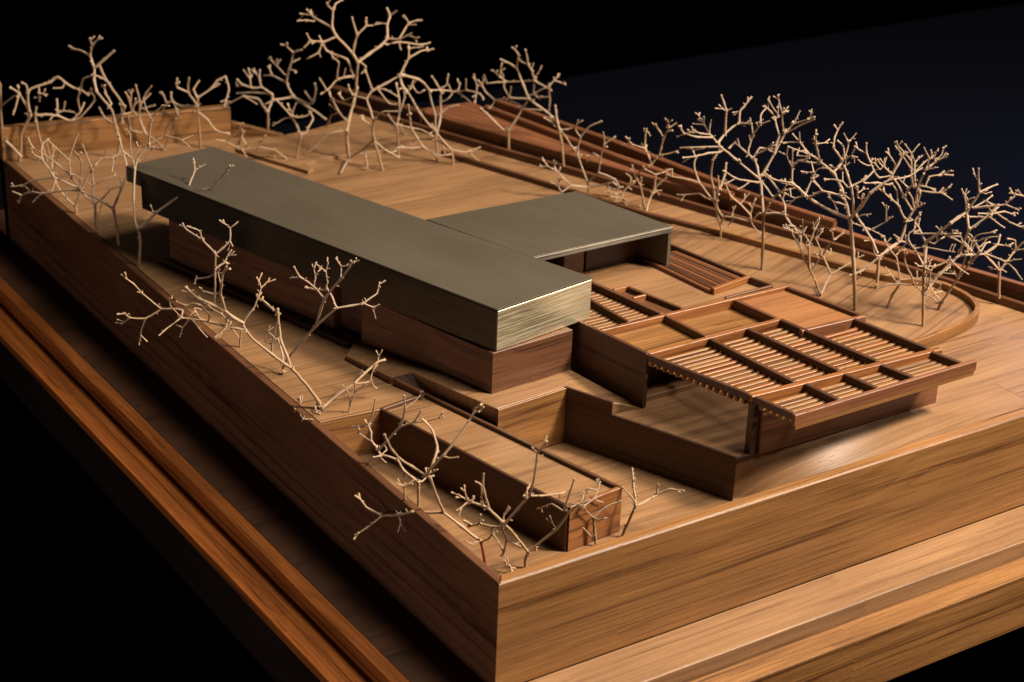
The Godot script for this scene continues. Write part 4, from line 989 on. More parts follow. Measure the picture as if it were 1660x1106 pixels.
	tree("twig_tree", "tallest twig tree of all, its crown reaching the top of the picture", "twig trees on the open ground behind the roofs", [[1.06,179.8,49.2,-443.4,178.9,60.6,-444.0,178.5,69.6,-444.3], [.96,178.5,69.6,-444.3,181.3,75.2,-446.7,186.2,83.6,-450.0,190.8,92.4,-453.8], [.92,189.7,90.5,-452.9,188.7,100.3,-450.4,188.0,110.0,-447.6], [.78,188.0,110.0,-447.6,184.6,115.8,-448.0,180.9,120.4,-448.9,175.1,126.7,-450.3],
		[.73,175.1,126.7,-450.3,173.2,131.8,-452.3,173.8,137.6,-452.7,174.2,142.2,-453.0], [.55,174.2,142.2,-453.0,176.7,145.4,-454.1,181.5,147.2,-454.2], [.46,174.0,142.2,-453.1,170.8,145.5,-454.2], [.60,173.2,131.8,-452.3,169.9,134.0,-458.2,166.8,136.2,-463.5,166.0,138.5,-465.8],
		[.46,167.5,135.8,-462.5,166.7,133.9,-462.2,162.2,134.9,-463.6,157.3,134.6,-465.1], [.46,166.3,137.3,-464.8,162.0,137.1,-468.9], [.60,175.1,126.7,-450.3,170.8,124.6,-452.2,167.4,123.6,-453.7,161.2,124.2,-456.5], [.46,161.2,124.2,-456.5,157.2,120.9,-456.8],
		[.46,161.2,124.2,-456.5,159.1,128.8,-457.3], [.50,167.4,123.6,-453.7,165.2,117.3,-454.0,160.4,114.6,-456.2], [.39,165.2,117.3,-454.0,166.3,114.7,-454.0], [.46,167.4,123.6,-453.7,166.0,127.0,-454.9],
		[.69,184.6,115.8,-448.0,185.2,121.4,-446.9,186.2,127.6,-445.5], [.55,186.2,127.6,-445.5,184.7,133.0,-446.1,183.5,138.1,-446.7], [.55,186.2,127.6,-445.5,191.3,132.8,-443.9,191.8,137.4,-444.7], [.39,191.3,132.8,-443.9,195.6,132.6,-443.6],
		[.83,188.0,110.0,-447.6,195.9,114.4,-447.6,203.7,118.4,-447.5,208.2,122.0,-447.9], [.64,208.2,122.0,-447.9,210.5,129.4,-452.0,213.4,134.1,-453.8,213.0,137.5,-457.0], [.46,213.4,134.1,-453.8,216.2,136.9,-451.3], [.46,210.5,129.4,-452.0,207.8,129.0,-457.5],
		[.55,208.2,122.0,-447.9,212.8,122.4,-442.0,217.3,127.0,-435.7], [.50,212.8,122.4,-442.0,217.0,127.1,-443.1,220.5,130.8,-443.9,225.8,131.9,-443.4], [.39,219.6,129.9,-443.7,223.0,130.7,-439.7], [.39,220.5,130.8,-443.9,219.3,133.7,-445.0],
		[.39,216.0,125.7,-437.5,219.8,124.4,-433.2], [.50,205.5,119.8,-447.6,207.5,118.4,-447.7,215.8,119.1,-447.1,230.6,115.8,-445.8,235.9,116.6,-444.7], [.46,215.8,119.1,-447.1,216.6,115.6,-447.4], [.64,188.4,100.3,-450.5,184.2,100.6,-451.7,177.3,99.4,-453.5,171.7,93.9,-454.2,167.3,91.5,-455.1],
		[.50,177.3,99.4,-453.5,176.2,105.6,-451.4,175.8,111.3,-448.9,171.7,115.1,-449.0], [.39,180.8,100.0,-452.6,181.6,106.0,-451.4], [.60,187.0,100.4,-450.9,184.1,110.5,-453.6,179.0,112.9,-457.5,174.3,115.3,-461.1,172.7,119.0,-462.5], [.46,170.6,93.3,-454.4,168.4,99.6,-459.2],
		[.46,189.1,110.6,-447.6,191.7,107.6,-444.5,190.6,105.5,-444.7], [.50,191.2,106.5,-444.6,191.9,98.8,-440.4,192.8,95.0,-437.7], [.55,178.3,69.6,-444.4,173.9,68.8,-447.5,169.5,67.4,-450.6,164.2,60.4,-454.4,160.2,55.9,-457.2], [.60,180.8,74.1,-446.2,175.6,80.6,-448.4,170.0,92.5,-450.3],
		[.46,175.6,80.6,-448.4,173.2,78.0,-452.8,172.0,68.6,-458.6], [.46,175.1,81.7,-448.6,170.7,85.4,-451.6]])
	tree("twig_tree", "twig tree with a hooked trunk standing just right of the tallest tree", "twig trees on the open ground behind the roofs", [[.78,190.8,49.2,-421.6,188.4,59.9,-423.3,186.1,68.8,-424.8], [.78,186.1,68.8,-424.8,184.2,75.2,-423.0,183.2,82.2,-420.2], [.69,183.2,82.2,-420.2,183.1,88.3,-424.0,182.8,93.8,-427.7,186.6,98.1,-428.1], [.69,186.6,98.1,-428.1,194.2,102.1,-425.5,202.2,106.6,-422.8],
		[.64,202.2,106.6,-422.8,205.8,111.9,-423.5,209.0,116.2,-424.0], [.60,209.0,116.2,-424.0,216.2,120.2,-421.8,221.2,120.6,-420.0], [.46,209.0,116.2,-424.0,210.6,122.2,-426.4], [.46,210.4,121.2,-426.0,217.1,122.9,-421.3],
		[.60,202.9,107.7,-422.9,209.3,105.0,-422.2,213.3,103.5,-421.6,218.0,100.4,-421.2,223.3,94.1,-421.5], [.46,213.3,103.2,-421.6,210.1,96.6,-425.4], [.55,202.2,106.6,-422.8,202.3,101.7,-420.6,204.1,98.0,-417.3], [.64,183.2,82.2,-420.2,184.6,86.8,-417.0,186.8,89.7,-413.5,191.3,91.0,-406.8],
		[.60,186.1,68.8,-424.8,182.5,60.0,-433.4,178.8,53.7,-441.0,164.5,51.5,-426.1], [.50,186.1,68.8,-424.8,191.3,63.2,-422.1,199.3,57.9,-417.8], [.50,184.4,75.2,-422.9,181.2,80.5,-421.6,176.0,84.4,-421.3], [.46,183.4,62.2,-431.3,182.0,51.5,-424.8],
		[.55,182.8,93.8,-427.7,178.5,94.0,-435.0,175.2,90.0,-441.0,173.7,93.0,-444.8], [.46,178.5,94.0,-435.0,175.9,98.3,-436.8], [.50,189.4,99.6,-427.1,190.3,98.1,-426.1,194.5,91.1,-421.6,197.6,90.9,-418.7], [.50,189.4,99.6,-427.1,193.9,98.7,-424.0,199.2,95.2,-420.4]])
	tree("twig_tree", "short upright twig tree before the dark end of the fence", "twig trees on the open ground behind the roofs", [[.64,211.2,49.2,-438.3,210.9,59.4,-438.5,210.1,69.6,-439.0], [.55,210.1,69.6,-439.0,213.2,77.5,-441.2,214.7,85.4,-444.5,215.0,93.1,-448.8], [.50,210.1,69.6,-439.0,207.5,74.9,-445.3], [.55,210.4,70.6,-439.4,218.4,67.5,-438.0,225.8,65.6,-436.6,234.1,60.1,-435.5],
		[.46,214.7,85.4,-444.5,208.7,89.5,-450.9], [.46,212.3,75.3,-440.6,218.6,84.9,-444.2,219.2,88.1,-446.3], [.46,210.2,68.3,-438.9,208.1,69.8,-443.1], [.46,212.7,69.7,-439.0,214.6,63.2,-439.0],
		[.39,210.3,67.1,-438.8,206.7,65.6,-442.7]])
	tree("twig_tree", "tangled lattice of thin pale twigs in front of the pale fence cap", "twig trees on the open ground behind the roofs", [[.78,227.6,49.2,-419.6,226.7,64.2,-420.2,226.2,69.3,-420.6], [.64,226.2,69.3,-420.6,226.1,79.3,-420.9,224.1,88.1,-422.5,223.0,94.6,-423.5], [.55,223.0,94.6,-423.5,220.5,98.8,-425.6,217.9,101.3,-427.7,211.2,103.0,-433.0], [.60,226.5,65.5,-420.3,230.6,73.5,-422.9,232.8,79.3,-425.2],
		[.60,232.5,78.4,-424.6,233.2,85.5,-426.6,234.0,91.2,-428.1], [.55,234.0,91.2,-428.1,230.4,96.9,-427.6,227.0,101.6,-427.2], [.50,233.1,92.6,-428.0,236.8,95.4,-425.6,236.9,99.8,-425.7], [.46,232.3,78.3,-424.8,237.2,81.9,-423.7,243.0,82.9,-421.9],
		[.60,226.2,69.3,-420.6,221.1,75.3,-421.8,216.6,81.3,-422.8,211.9,89.6,-423.4,207.7,96.7,-423.9], [.50,207.7,96.7,-423.9,203.5,102.5,-423.0,202.0,107.6,-421.1], [.60,227.3,53.6,-419.8,217.4,61.1,-420.4,212.4,68.3,-419.6,208.1,74.9,-418.7,203.2,90.9,-413.9], [.50,217.4,61.1,-420.4,211.6,60.3,-422.2,204.8,61.3,-424.4],
		[.50,226.7,64.2,-420.2,224.4,63.2,-424.8,221.8,62.0,-429.9,218.9,60.2,-435.6], [.50,223.0,94.6,-423.5,231.5,94.1,-421.1,240.1,92.4,-418.6], [.46,240.1,92.4,-418.6,242.5,94.7,-413.4,240.5,102.5,-410.2], [.46,240.1,92.4,-418.6,242.1,97.6,-419.0],
		[.46,233.2,85.5,-426.6,235.8,85.4,-425.7,240.2,89.6,-424.7,239.1,94.6,-427.3], [.46,240.1,92.4,-418.6,244.0,88.1,-410.5], [.50,242.5,94.7,-413.4,246.9,94.4,-404.4,247.5,91.8,-401.3], [.46,216.0,101.8,-429.2,213.9,98.5,-428.1,211.1,95.2,-427.4],
		[.46,213.9,98.5,-428.1,217.5,92.8,-428.8,220.4,91.9,-428.4]])
	tree("twig_tree", "low bent twig beside the short kerb strip", "twig trees on the open ground behind the roofs", [[.60,232.7,49.2,-409.5,232.2,55.7,-409.8,231.4,59.7,-410.3], [.55,231.4,59.7,-410.3,227.2,65.0,-411.9,223.5,69.7,-413.2,219.7,76.7,-414.3], [.50,231.4,59.7,-410.3,236.9,58.4,-407.9,241.9,57.7,-405.6], [.46,241.9,58.0,-405.6,244.6,59.8,-405.0,248.0,60.7,-403.9],
		[.46,241.9,57.5,-405.6,246.9,52.2,-405.2], [.46,231.9,57.1,-410.0,227.2,56.9,-410.5,223.6,57.4,-410.9], [.46,230.6,60.7,-410.6,225.3,64.6,-413.9,221.7,66.8,-416.2], [.39,227.2,56.9,-410.5,226.2,61.7,-410.1]])
	tree("twig_tree", "wide grey twig tree standing on the kerb against the black background", "twig trees along the far fence", [[.77,272.1,53.7,-408.6,271.7,59.9,-408.9,271.5,66.2,-409.1], [.63,271.5,66.2,-409.1,275.6,73.7,-406.9,279.2,81.1,-405.0], [.68,279.2,81.1,-405.0,280.3,87.4,-401.2], [.68,280.3,87.4,-401.2,278.9,94.8,-405.6,277.1,104.2,-411.2],
		[.54,277.1,104.2,-411.2,277.0,110.2,-409.6,276.5,113.8,-409.0,273.3,117.6,-409.8], [.54,277.1,104.2,-411.2,273.6,107.0,-412.9,268.4,109.7,-415.6], [.45,277.0,110.2,-409.6,278.5,108.8,-406.8,280.3,108.0,-403.6], [.50,280.3,108.0,-403.6,278.6,113.0,-402.4,276.8,117.3,-401.5],
		[.54,280.3,108.0,-403.6,284.3,102.8,-404.4,287.2,96.3,-406.3], [.38,283.3,104.1,-404.2,284.4,108.3,-403.7], [.38,286.5,97.9,-405.8,288.8,104.1,-402.6], [.59,287.2,96.3,-406.3,289.9,94.5,-401.4,291.9,93.0,-397.6],
		[.54,292.1,93.0,-397.4,293.8,85.7,-398.3,294.5,78.4,-399.8], [.45,291.9,93.0,-397.6,295.3,97.7,-397.1,302.0,95.2,-394.7], [.38,295.3,97.7,-397.1,295.8,99.6,-398.0], [.54,287.2,96.3,-406.3,282.3,93.9,-415.5,278.2,92.3,-423.0,276.1,94.7,-427.9],
		[.45,276.1,94.7,-427.9,275.7,101.2,-425.8], [.45,276.1,94.7,-427.9,272.9,98.0,-430.7], [.50,278.2,92.3,-423.0,268.0,90.8,-429.4], [.59,280.3,87.4,-401.2,276.2,86.5,-406.7,272.7,86.2,-411.3,267.3,83.2,-418.7],
		[.50,267.3,83.2,-418.7,263.9,87.6,-424.8,263.1,92.0,-427.8], [.45,263.1,92.0,-427.8,260.6,90.4,-428.8,258.5,96.8,-428.9], [.45,260.6,90.4,-428.8,257.3,81.1,-425.3], [.68,280.3,87.4,-401.2,286.1,82.5,-399.7,291.8,78.1,-398.2,295.9,74.4,-397.1],
		[.45,267.3,83.2,-418.7,265.3,77.9,-420.3], [.45,272.7,86.2,-411.3,269.4,93.1,-412.6,268.3,101.2,-412.3], [.45,280.1,88.5,-401.8,282.0,90.6,-399.2,284.3,93.4,-396.0,287.0,95.7,-392.5], [.45,279.2,81.1,-405.0,275.6,83.2,-408.6,272.9,85.0,-411.4],
		[.45,278.7,80.0,-405.3,286.8,80.4,-396.9], [.54,271.5,65.0,-409.0,270.2,65.2,-410.5,266.0,70.5,-416.0,262.4,75.4,-420.7,260.2,77.8,-423.5], [.38,282.0,90.6,-399.2,283.9,88.7,-395.1], [.38,268.0,90.8,-429.4,265.9,96.3,-429.3],
		[.45,287.2,96.3,-406.3,288.8,87.9,-409.1], [.38,272.7,86.2,-411.3,271.4,94.2,-407.8], [.45,270.2,65.2,-410.5,274.2,67.6,-406.4], [.38,283.5,89.1,-396.1,286.7,90.6,-390.7],
		[.38,295.3,97.7,-397.1,298.3,100.4,-396.1]])
	tree("twig_tree", "pale straight twig standing on the kerb right of the grey wide tree", "twig trees along the far fence", [[.68,284.3,53.7,-367.0,283.3,62.7,-367.7,282.4,70.5,-368.3,281.1,77.7,-369.3], [.63,281.1,77.7,-369.3,279.8,82.6,-370.1,279.1,88.7,-370.7,278.6,92.0,-371.0], [.59,281.1,77.7,-369.3,278.2,81.0,-372.8,275.1,83.2,-376.4], [.38,278.2,81.0,-372.8,278.3,84.1,-375.2],
		[.54,281.3,77.7,-369.1,283.8,75.0,-369.2,289.2,67.8,-369.9,295.6,60.1,-370.4], [.34,282.5,76.4,-369.2,284.9,77.6,-367.7]])
	tree("twig_tree", "twig tree with many curved arms behind the corner of the second roof", "twig trees along the far fence", [[.72,276.1,49.2,-329.2,275.8,53.3,-329.4,275.2,57.7,-329.8], [.59,275.2,57.7,-329.8,271.6,67.6,-331.9,268.9,75.8,-333.3], [.54,268.9,75.8,-333.3,269.1,86.2,-330.9,272.5,93.5,-326.6,276.3,96.5,-322.5], [.45,269.1,86.2,-330.9,264.7,91.4,-330.4,263.9,98.1,-327.1],
		[.54,275.6,54.8,-329.5,269.3,56.1,-330.3,264.0,57.6,-331.0,257.2,64.3,-330.9,252.0,69.0,-330.9], [.50,252.0,69.0,-330.9,249.4,70.4,-334.5,246.4,69.1,-338.6], [.35,249.4,70.4,-334.5,248.2,73.5,-336.7], [.34,252.0,69.0,-330.9,252.0,72.9,-331.3],
		[.50,264.0,57.6,-331.0,258.9,53.7,-332.4,256.4,57.8,-332.7,256.5,61.8,-331.5], [.35,256.4,57.8,-332.7,251.8,60.6,-334.1], [.50,275.2,57.7,-329.8,277.7,65.4,-323.4,275.9,75.6,-319.9,275.1,85.7,-315.5], [.38,275.1,85.7,-315.5,272.7,93.4,-314.2],
		[.35,275.1,85.7,-315.5,279.2,89.8,-312.1], [.35,275.9,75.6,-319.9,273.9,77.8,-324.0,272.8,74.4,-327.0], [.54,275.6,54.8,-329.5,281.0,57.1,-323.6,285.1,59.6,-318.9], [.50,285.1,59.6,-318.9,288.5,56.6,-316.2,285.4,55.4,-318.0,283.1,56.5,-319.3],
		[.38,285.1,59.6,-318.9,286.0,62.0,-317.7], [.50,277.7,65.4,-323.4,281.2,64.2,-320.1,285.1,62.0,-316.5,287.0,57.5,-314.3]])
	tree("twig_tree", "small bundle of broken twigs lying at the second roof edge", "twig trees along the far fence", [[.59,286.2,49.2,-307.9,285.6,52.6,-308.3,284.6,55.8,-309.0], [.45,284.6,55.8,-309.0,284.9,53.2,-308.2,278.6,54.5,-311.1], [.45,284.6,55.8,-309.0,281.7,55.9,-310.3,277.8,57.3,-312.0], [.45,284.6,55.8,-309.0,287.6,60.2,-307.4,291.0,62.9,-305.5],
		[.38,287.6,60.2,-307.4,289.9,58.3,-306.9], [.38,288.4,60.9,-306.9,289.7,65.3,-307.4,287.6,67.5,-310.0], [.45,285.6,52.6,-308.3,287.2,51.5,-300.8,288.2,51.5,-295.3], [.45,281.7,53.9,-309.7,280.6,51.5,-309.2,283.3,52.4,-305.1,282.3,51.5,-298.5]])
	tree("twig_tree", "V shaped twig tree with an antler crown just beyond the second roof", "twig trees along the far fence", [[.59,287.7,49.2,-289.2,286.5,55.8,-290.1,284.2,67.0,-291.6], [.45,284.2,67.0,-291.6,281.9,71.0,-292.3,280.2,73.8,-292.9,279.2,77.4,-292.8], [.34,284.2,67.0,-291.6,284.5,70.5,-291.6], [.54,285.3,51.5,-286.1,290.0,56.9,-289.8,293.3,63.9,-289.9],
		[.45,293.3,63.9,-289.9,292.8,69.0,-289.4,292.5,72.9,-289.0,286.7,76.0,-291.7], [.38,293.3,63.9,-289.9,296.1,68.5,-287.3,298.0,71.5,-285.6,297.3,76.4,-285.6], [.35,292.5,72.9,-289.0,297.7,73.4,-288.3,301.8,74.9,-287.9,304.6,71.7,-288.0], [.35,293.3,63.9,-289.9,294.8,62.2,-288.2],
		[.45,281.0,72.4,-292.6,282.4,79.0,-287.1,284.0,82.2,-283.0], [.54,284.2,82.2,-282.8,284.5,86.3,-286.5,284.3,89.5,-289.9], [.45,284.3,89.5,-289.9,284.4,95.7,-290.3,284.9,100.8,-290.3], [.30,285.0,99.3,-290.2,286.0,98.7,-289.1],
		[.45,284.3,89.5,-289.9,279.4,91.4,-290.3,275.2,93.3,-290.7,271.8,97.1,-290.3], [.35,275.2,93.3,-290.7,271.2,92.4,-294.1], [.59,284.0,82.2,-283.0,287.0,87.9,-280.1], [.50,287.0,87.9,-280.1,286.0,99.3,-275.9,286.3,106.6,-272.3],
		[.38,286.3,106.6,-272.3,284.5,111.6,-271.8], [.35,286.3,106.6,-272.3,289.8,109.5,-270.3], [.38,286.0,99.3,-275.9,285.2,102.8,-278.5,283.9,105.9,-281.7], [.45,287.0,87.9,-280.1,290.3,89.8,-275.6,293.3,92.1,-271.6]])
	tree("twig_tree", "twig tree with a stubby foot at the end of the short kerb strip", "twig trees along the far fence", [[.68,297.8,49.2,-233.7,297.2,56.3,-234.1,297.8,64.8,-233.7], [.59,297.8,64.8,-233.7,293.3,70.0,-233.2,290.3,75.7,-231.7,288.4,82.0,-229.3], [.59,288.4,82.0,-229.3,291.7,86.2,-230.2,294.8,91.4,-231.7,296.7,96.5,-233.8], [.59,290.3,75.7,-231.7,287.0,78.6,-232.6,282.8,83.7,-233.4,279.1,88.2,-234.0],
		[.50,279.1,88.2,-234.0,278.7,94.1,-238.0,279.4,98.1,-239.8,280.8,100.7,-240.3], [.45,279.1,88.2,-234.0,275.5,89.3,-237.3,271.9,89.9,-240.6,265.8,90.6,-246.1], [.45,289.2,76.6,-232.0,286.2,77.5,-236.2,284.2,79.4,-239.3,279.5,77.1,-245.7,277.0,76.6,-249.1], [.35,279.5,77.1,-245.7,277.1,74.5,-245.4],
		[.45,296.6,65.8,-233.6,299.7,66.8,-226.7,301.7,66.7,-222.2,303.9,66.7,-217.3], [.38,303.9,66.7,-217.3,308.1,61.5,-217.8,313.3,57.1,-217.8], [.38,299.7,66.8,-226.7,298.6,62.3,-228.3], [.34,299.2,66.6,-227.9,300.9,70.6,-229.4],
		[.68,297.4,58.7,-234.0,294.3,67.1,-234.8,292.3,73.7,-235.1], [.68,292.3,73.7,-235.1,289.5,82.8,-234.0,286.6,89.6,-233.6,284.7,100.9,-231.1], [.68,284.7,100.9,-231.0,285.7,102.9,-230.6,288.3,107.8,-229.5], [.45,289.7,83.7,-229.7,288.5,91.5,-229.9],
		[.54,303.9,66.7,-217.3,302.6,71.1,-217.1,296.6,77.8,-219.1,290.9,82.7,-221.1,286.8,90.9,-221.7], [.45,302.6,71.1,-217.1,304.0,79.5,-216.2], [.45,303.9,66.7,-217.3,305.7,72.8,-213.5], [.38,296.6,77.8,-219.1,300.1,81.9,-218.6]])
	tree("twig_tree", "tall straight stemmed twig tree with a dense crown beside the batten deck", "twig trees on the raised island", [[.85,287.4,52.2,-186.4,286.9,61.7,-186.7,286.5,69.8,-187.0,285.6,83.9,-187.6], [.81,285.6,83.9,-187.6,286.5,91.2,-190.7,287.6,99.7,-194.3,287.3,101.8,-195.7], [.59,287.3,101.8,-195.7,288.2,107.0,-198.9,288.1,110.2,-201.4], [.50,288.1,110.2,-201.4,285.3,113.8,-207.2,282.9,117.0,-212.2],
		[.35,282.9,117.0,-212.2,280.7,115.2,-212.9], [.59,287.3,101.8,-195.7,282.0,106.7,-200.1,277.3,111.2,-203.9], [.63,277.3,111.2,-203.9,274.4,114.3,-206.5,271.4,116.9,-209.1], [.54,271.4,116.9,-209.1,269.7,119.8,-211.8,267.8,123.0,-215.0,265.4,130.2,-220.0],
		[.50,271.2,117.5,-209.6,265.0,116.8,-214.5,254.8,115.5,-222.4], [.45,265.0,116.5,-214.4,261.0,114.8,-218.1,256.4,115.5,-222.2], [.50,272.1,116.2,-208.5,270.3,114.7,-208.9,264.1,114.6,-210.9,258.5,113.5,-212.6,251.1,113.0,-215.0], [.35,258.5,113.5,-212.6,256.9,112.5,-215.0,254.6,108.7,-219.0],
		[.45,267.8,123.0,-215.0,263.9,123.5,-216.9,257.5,124.5,-220.1], [.34,263.0,123.7,-217.4,257.6,126.3,-217.5], [.38,267.5,123.8,-215.5,267.7,128.2,-215.5,268.1,130.9,-215.3], [.38,266.2,127.8,-218.3,262.0,127.5,-222.4],
		[.34,265.4,129.3,-219.6,264.2,132.8,-221.8], [.68,270.2,119.0,-211.1,275.5,123.2,-212.0], [.63,275.5,123.2,-212.0,274.2,129.6,-210.9,272.9,136.7,-209.5], [.54,272.9,136.7,-209.5,271.3,141.3,-210.3,269.8,145.2,-211.0],
		[.34,272.9,136.7,-209.5,274.6,138.2,-207.8], [.34,272.7,136.7,-209.6,270.1,138.3,-209.8], [.50,275.5,123.2,-212.0,279.5,126.2,-211.5,283.5,128.2,-210.7], [.50,283.5,128.2,-210.7,284.1,134.1,-211.9,286.2,136.4,-211.4,288.6,139.8,-210.8],
		[.34,283.5,128.2,-210.7,285.3,126.9,-208.4], [.34,284.1,134.1,-211.9,283.2,133.7,-212.9], [.34,283.5,128.2,-210.7,286.3,128.7,-206.1], [.54,286.5,112.2,-204.7,286.8,114.5,-205.5,289.8,121.6,-206.5],
		[.45,289.8,121.6,-206.5,289.7,126.2,-207.7,289.1,130.3,-209.0], [.50,289.8,121.6,-206.5,290.3,129.4,-201.6], [.45,290.3,129.4,-201.6,292.0,133.2,-204.2,295.4,135.7,-204.9], [.38,290.3,129.4,-201.6,293.2,131.4,-198.5],
		[.54,268.6,121.7,-213.7,260.4,122.4,-216.0,252.9,124.9,-218.1], [.45,252.9,124.9,-218.1,248.7,129.8,-217.7], [.38,252.9,124.7,-218.1,251.6,122.1,-221.6], [.72,287.5,102.7,-196.2,289.4,103.4,-195.5,291.2,106.7,-195.2,295.6,115.1,-194.4],
		[.63,295.6,115.1,-194.4,297.6,119.7,-196.0,299.7,123.0,-196.8], [.45,299.7,123.0,-196.8,300.3,126.7,-200.4,301.5,130.5,-203.5], [.38,301.5,130.5,-203.5,300.9,132.8,-206.1,299.6,135.5,-210.3], [.38,301.5,130.5,-203.5,303.8,130.9,-202.7,302.1,134.3,-205.5,300.3,139.1,-209.1],
		[.54,295.6,115.1,-194.4,300.4,122.6,-194.7,301.5,124.4,-194.7], [.45,301.3,124.3,-194.9,298.1,131.0,-193.9,296.0,137.1,-192.4], [.35,296.0,137.1,-192.4,295.2,141.5,-194.1,294.6,146.0,-195.6], [.30,296.0,137.1,-192.4,298.5,137.9,-192.5],
		[.38,302.6,130.7,-203.1,302.0,138.1,-202.3], [.45,301.5,124.4,-194.7,305.8,129.9,-193.5], [.45,305.8,129.7,-193.4,308.0,131.8,-189.3,310.3,134.8,-184.7], [.34,305.8,129.7,-193.4,308.8,136.2,-193.0],
		[.35,301.5,124.4,-194.7,303.6,131.0,-186.2,305.8,136.4,-178.4], [.30,309.4,133.6,-186.5,310.1,137.6,-184.8], [.45,287.7,110.7,-202.2,290.5,113.8,-202.7,292.3,115.5,-202.8,299.8,114.2,-201.3], [.45,289.1,112.3,-202.5,291.1,115.7,-197.8,292.3,119.9,-194.1],
		[.50,287.6,99.7,-194.3,280.0,101.6,-194.9,270.7,104.7,-195.6,264.0,109.2,-195.7], [.35,280.1,101.3,-194.9,276.5,99.5,-194.7,272.5,98.5,-194.8], [.30,270.7,104.4,-195.6,266.3,102.7,-195.8], [.68,285.8,83.9,-187.4,285.1,90.1,-184.2,284.8,96.4,-180.5],
		[.54,284.8,96.4,-180.5,286.8,100.8,-176.4,290.3,104.1,-170.5], [.45,284.8,96.4,-180.5,284.2,99.9,-185.2,283.7,103.0,-189.3], [.68,285.9,85.1,-186.6,288.5,86.7,-182.0,291.2,86.9,-177.4], [.54,291.2,86.9,-177.4,292.1,90.7,-178.9,291.8,94.4,-181.3],
		[.59,291.2,86.9,-177.4,292.8,83.6,-175.9,294.7,80.8,-174.2], [.45,294.7,80.8,-174.2,300.8,76.0,-173.4], [.45,294.7,80.8,-174.2,298.5,74.9,-172.0], [.50,286.4,99.9,-177.2,281.2,105.8,-177.6,275.6,111.9,-178.2],
		[.35,286.8,100.8,-176.4,287.3,108.6,-171.8], [.50,289.4,103.5,-195.5,296.9,99.8,-195.2,303.2,96.9,-194.9,310.6,94.2,-194.4]])
	tree("twig_tree", "short V stemmed twig tree behind the corner of the beam grid", "twig trees on the raised island", [[.68,292.1,52.2,-144.8,289.0,60.7,-146.8,285.8,68.0,-149.1], [.54,285.8,68.0,-149.1,280.5,75.5,-149.0,276.7,82.3,-148.4], [.45,276.7,82.3,-148.4,272.9,88.6,-150.4,272.2,90.6,-150.6,268.5,92.5,-152.8], [.63,285.8,68.0,-149.1,283.5,74.3,-147.8,280.8,81.8,-146.2],
		[.45,280.8,81.8,-146.2,282.6,87.2,-146.3,283.9,90.9,-146.3], [.35,283.9,90.9,-146.3,287.9,95.3,-147.5], [.35,283.6,90.0,-146.3,282.3,95.0,-146.5], [.50,281.4,83.6,-146.2,280.2,88.2,-150.5],
		[.34,280.0,88.2,-150.6,276.8,96.7,-148.6], [.35,279.5,89.3,-150.3,274.8,92.2,-151.7], [.34,280.2,88.2,-150.5,282.6,90.8,-151.3], [.45,276.7,82.3,-148.4,278.9,87.0,-150.3,276.8,87.8,-154.8],
		[.38,281.3,80.5,-146.5,280.1,84.3,-151.9], [.63,290.8,54.5,-144.1,296.0,58.3,-146.7,300.4,62.3,-148.2], [.50,300.4,62.3,-148.2,299.1,67.1,-150.9,298.0,71.4,-153.4], [.45,297.8,71.4,-153.5,295.2,77.1,-154.2,292.8,81.8,-155.0],
		[.34,292.8,81.5,-154.9,292.1,86.6,-152.2], [.34,293.4,80.6,-154.8,296.8,84.7,-154.1], [.45,298.0,71.4,-153.4,298.0,76.9,-150.5,298.5,82.0,-147.1], [.38,298.5,82.0,-147.1,304.3,85.0,-146.5],
		[.34,298.5,82.0,-147.1,295.7,89.1,-146.5], [.45,300.6,62.4,-148.0,305.5,65.6,-146.1,310.2,68.3,-144.3,314.0,71.1,-142.8], [.38,286.2,66.9,-148.7,287.1,68.1,-147.9,288.0,71.4,-146.6,289.5,75.7,-144.8], [.30,297.8,71.1,-153.5,296.1,70.9,-155.7],
		[.30,298.0,74.7,-151.6,301.6,71.8,-151.6,302.5,72.9,-152.2], [.35,287.1,68.1,-147.9,287.7,70.5,-149.2]])
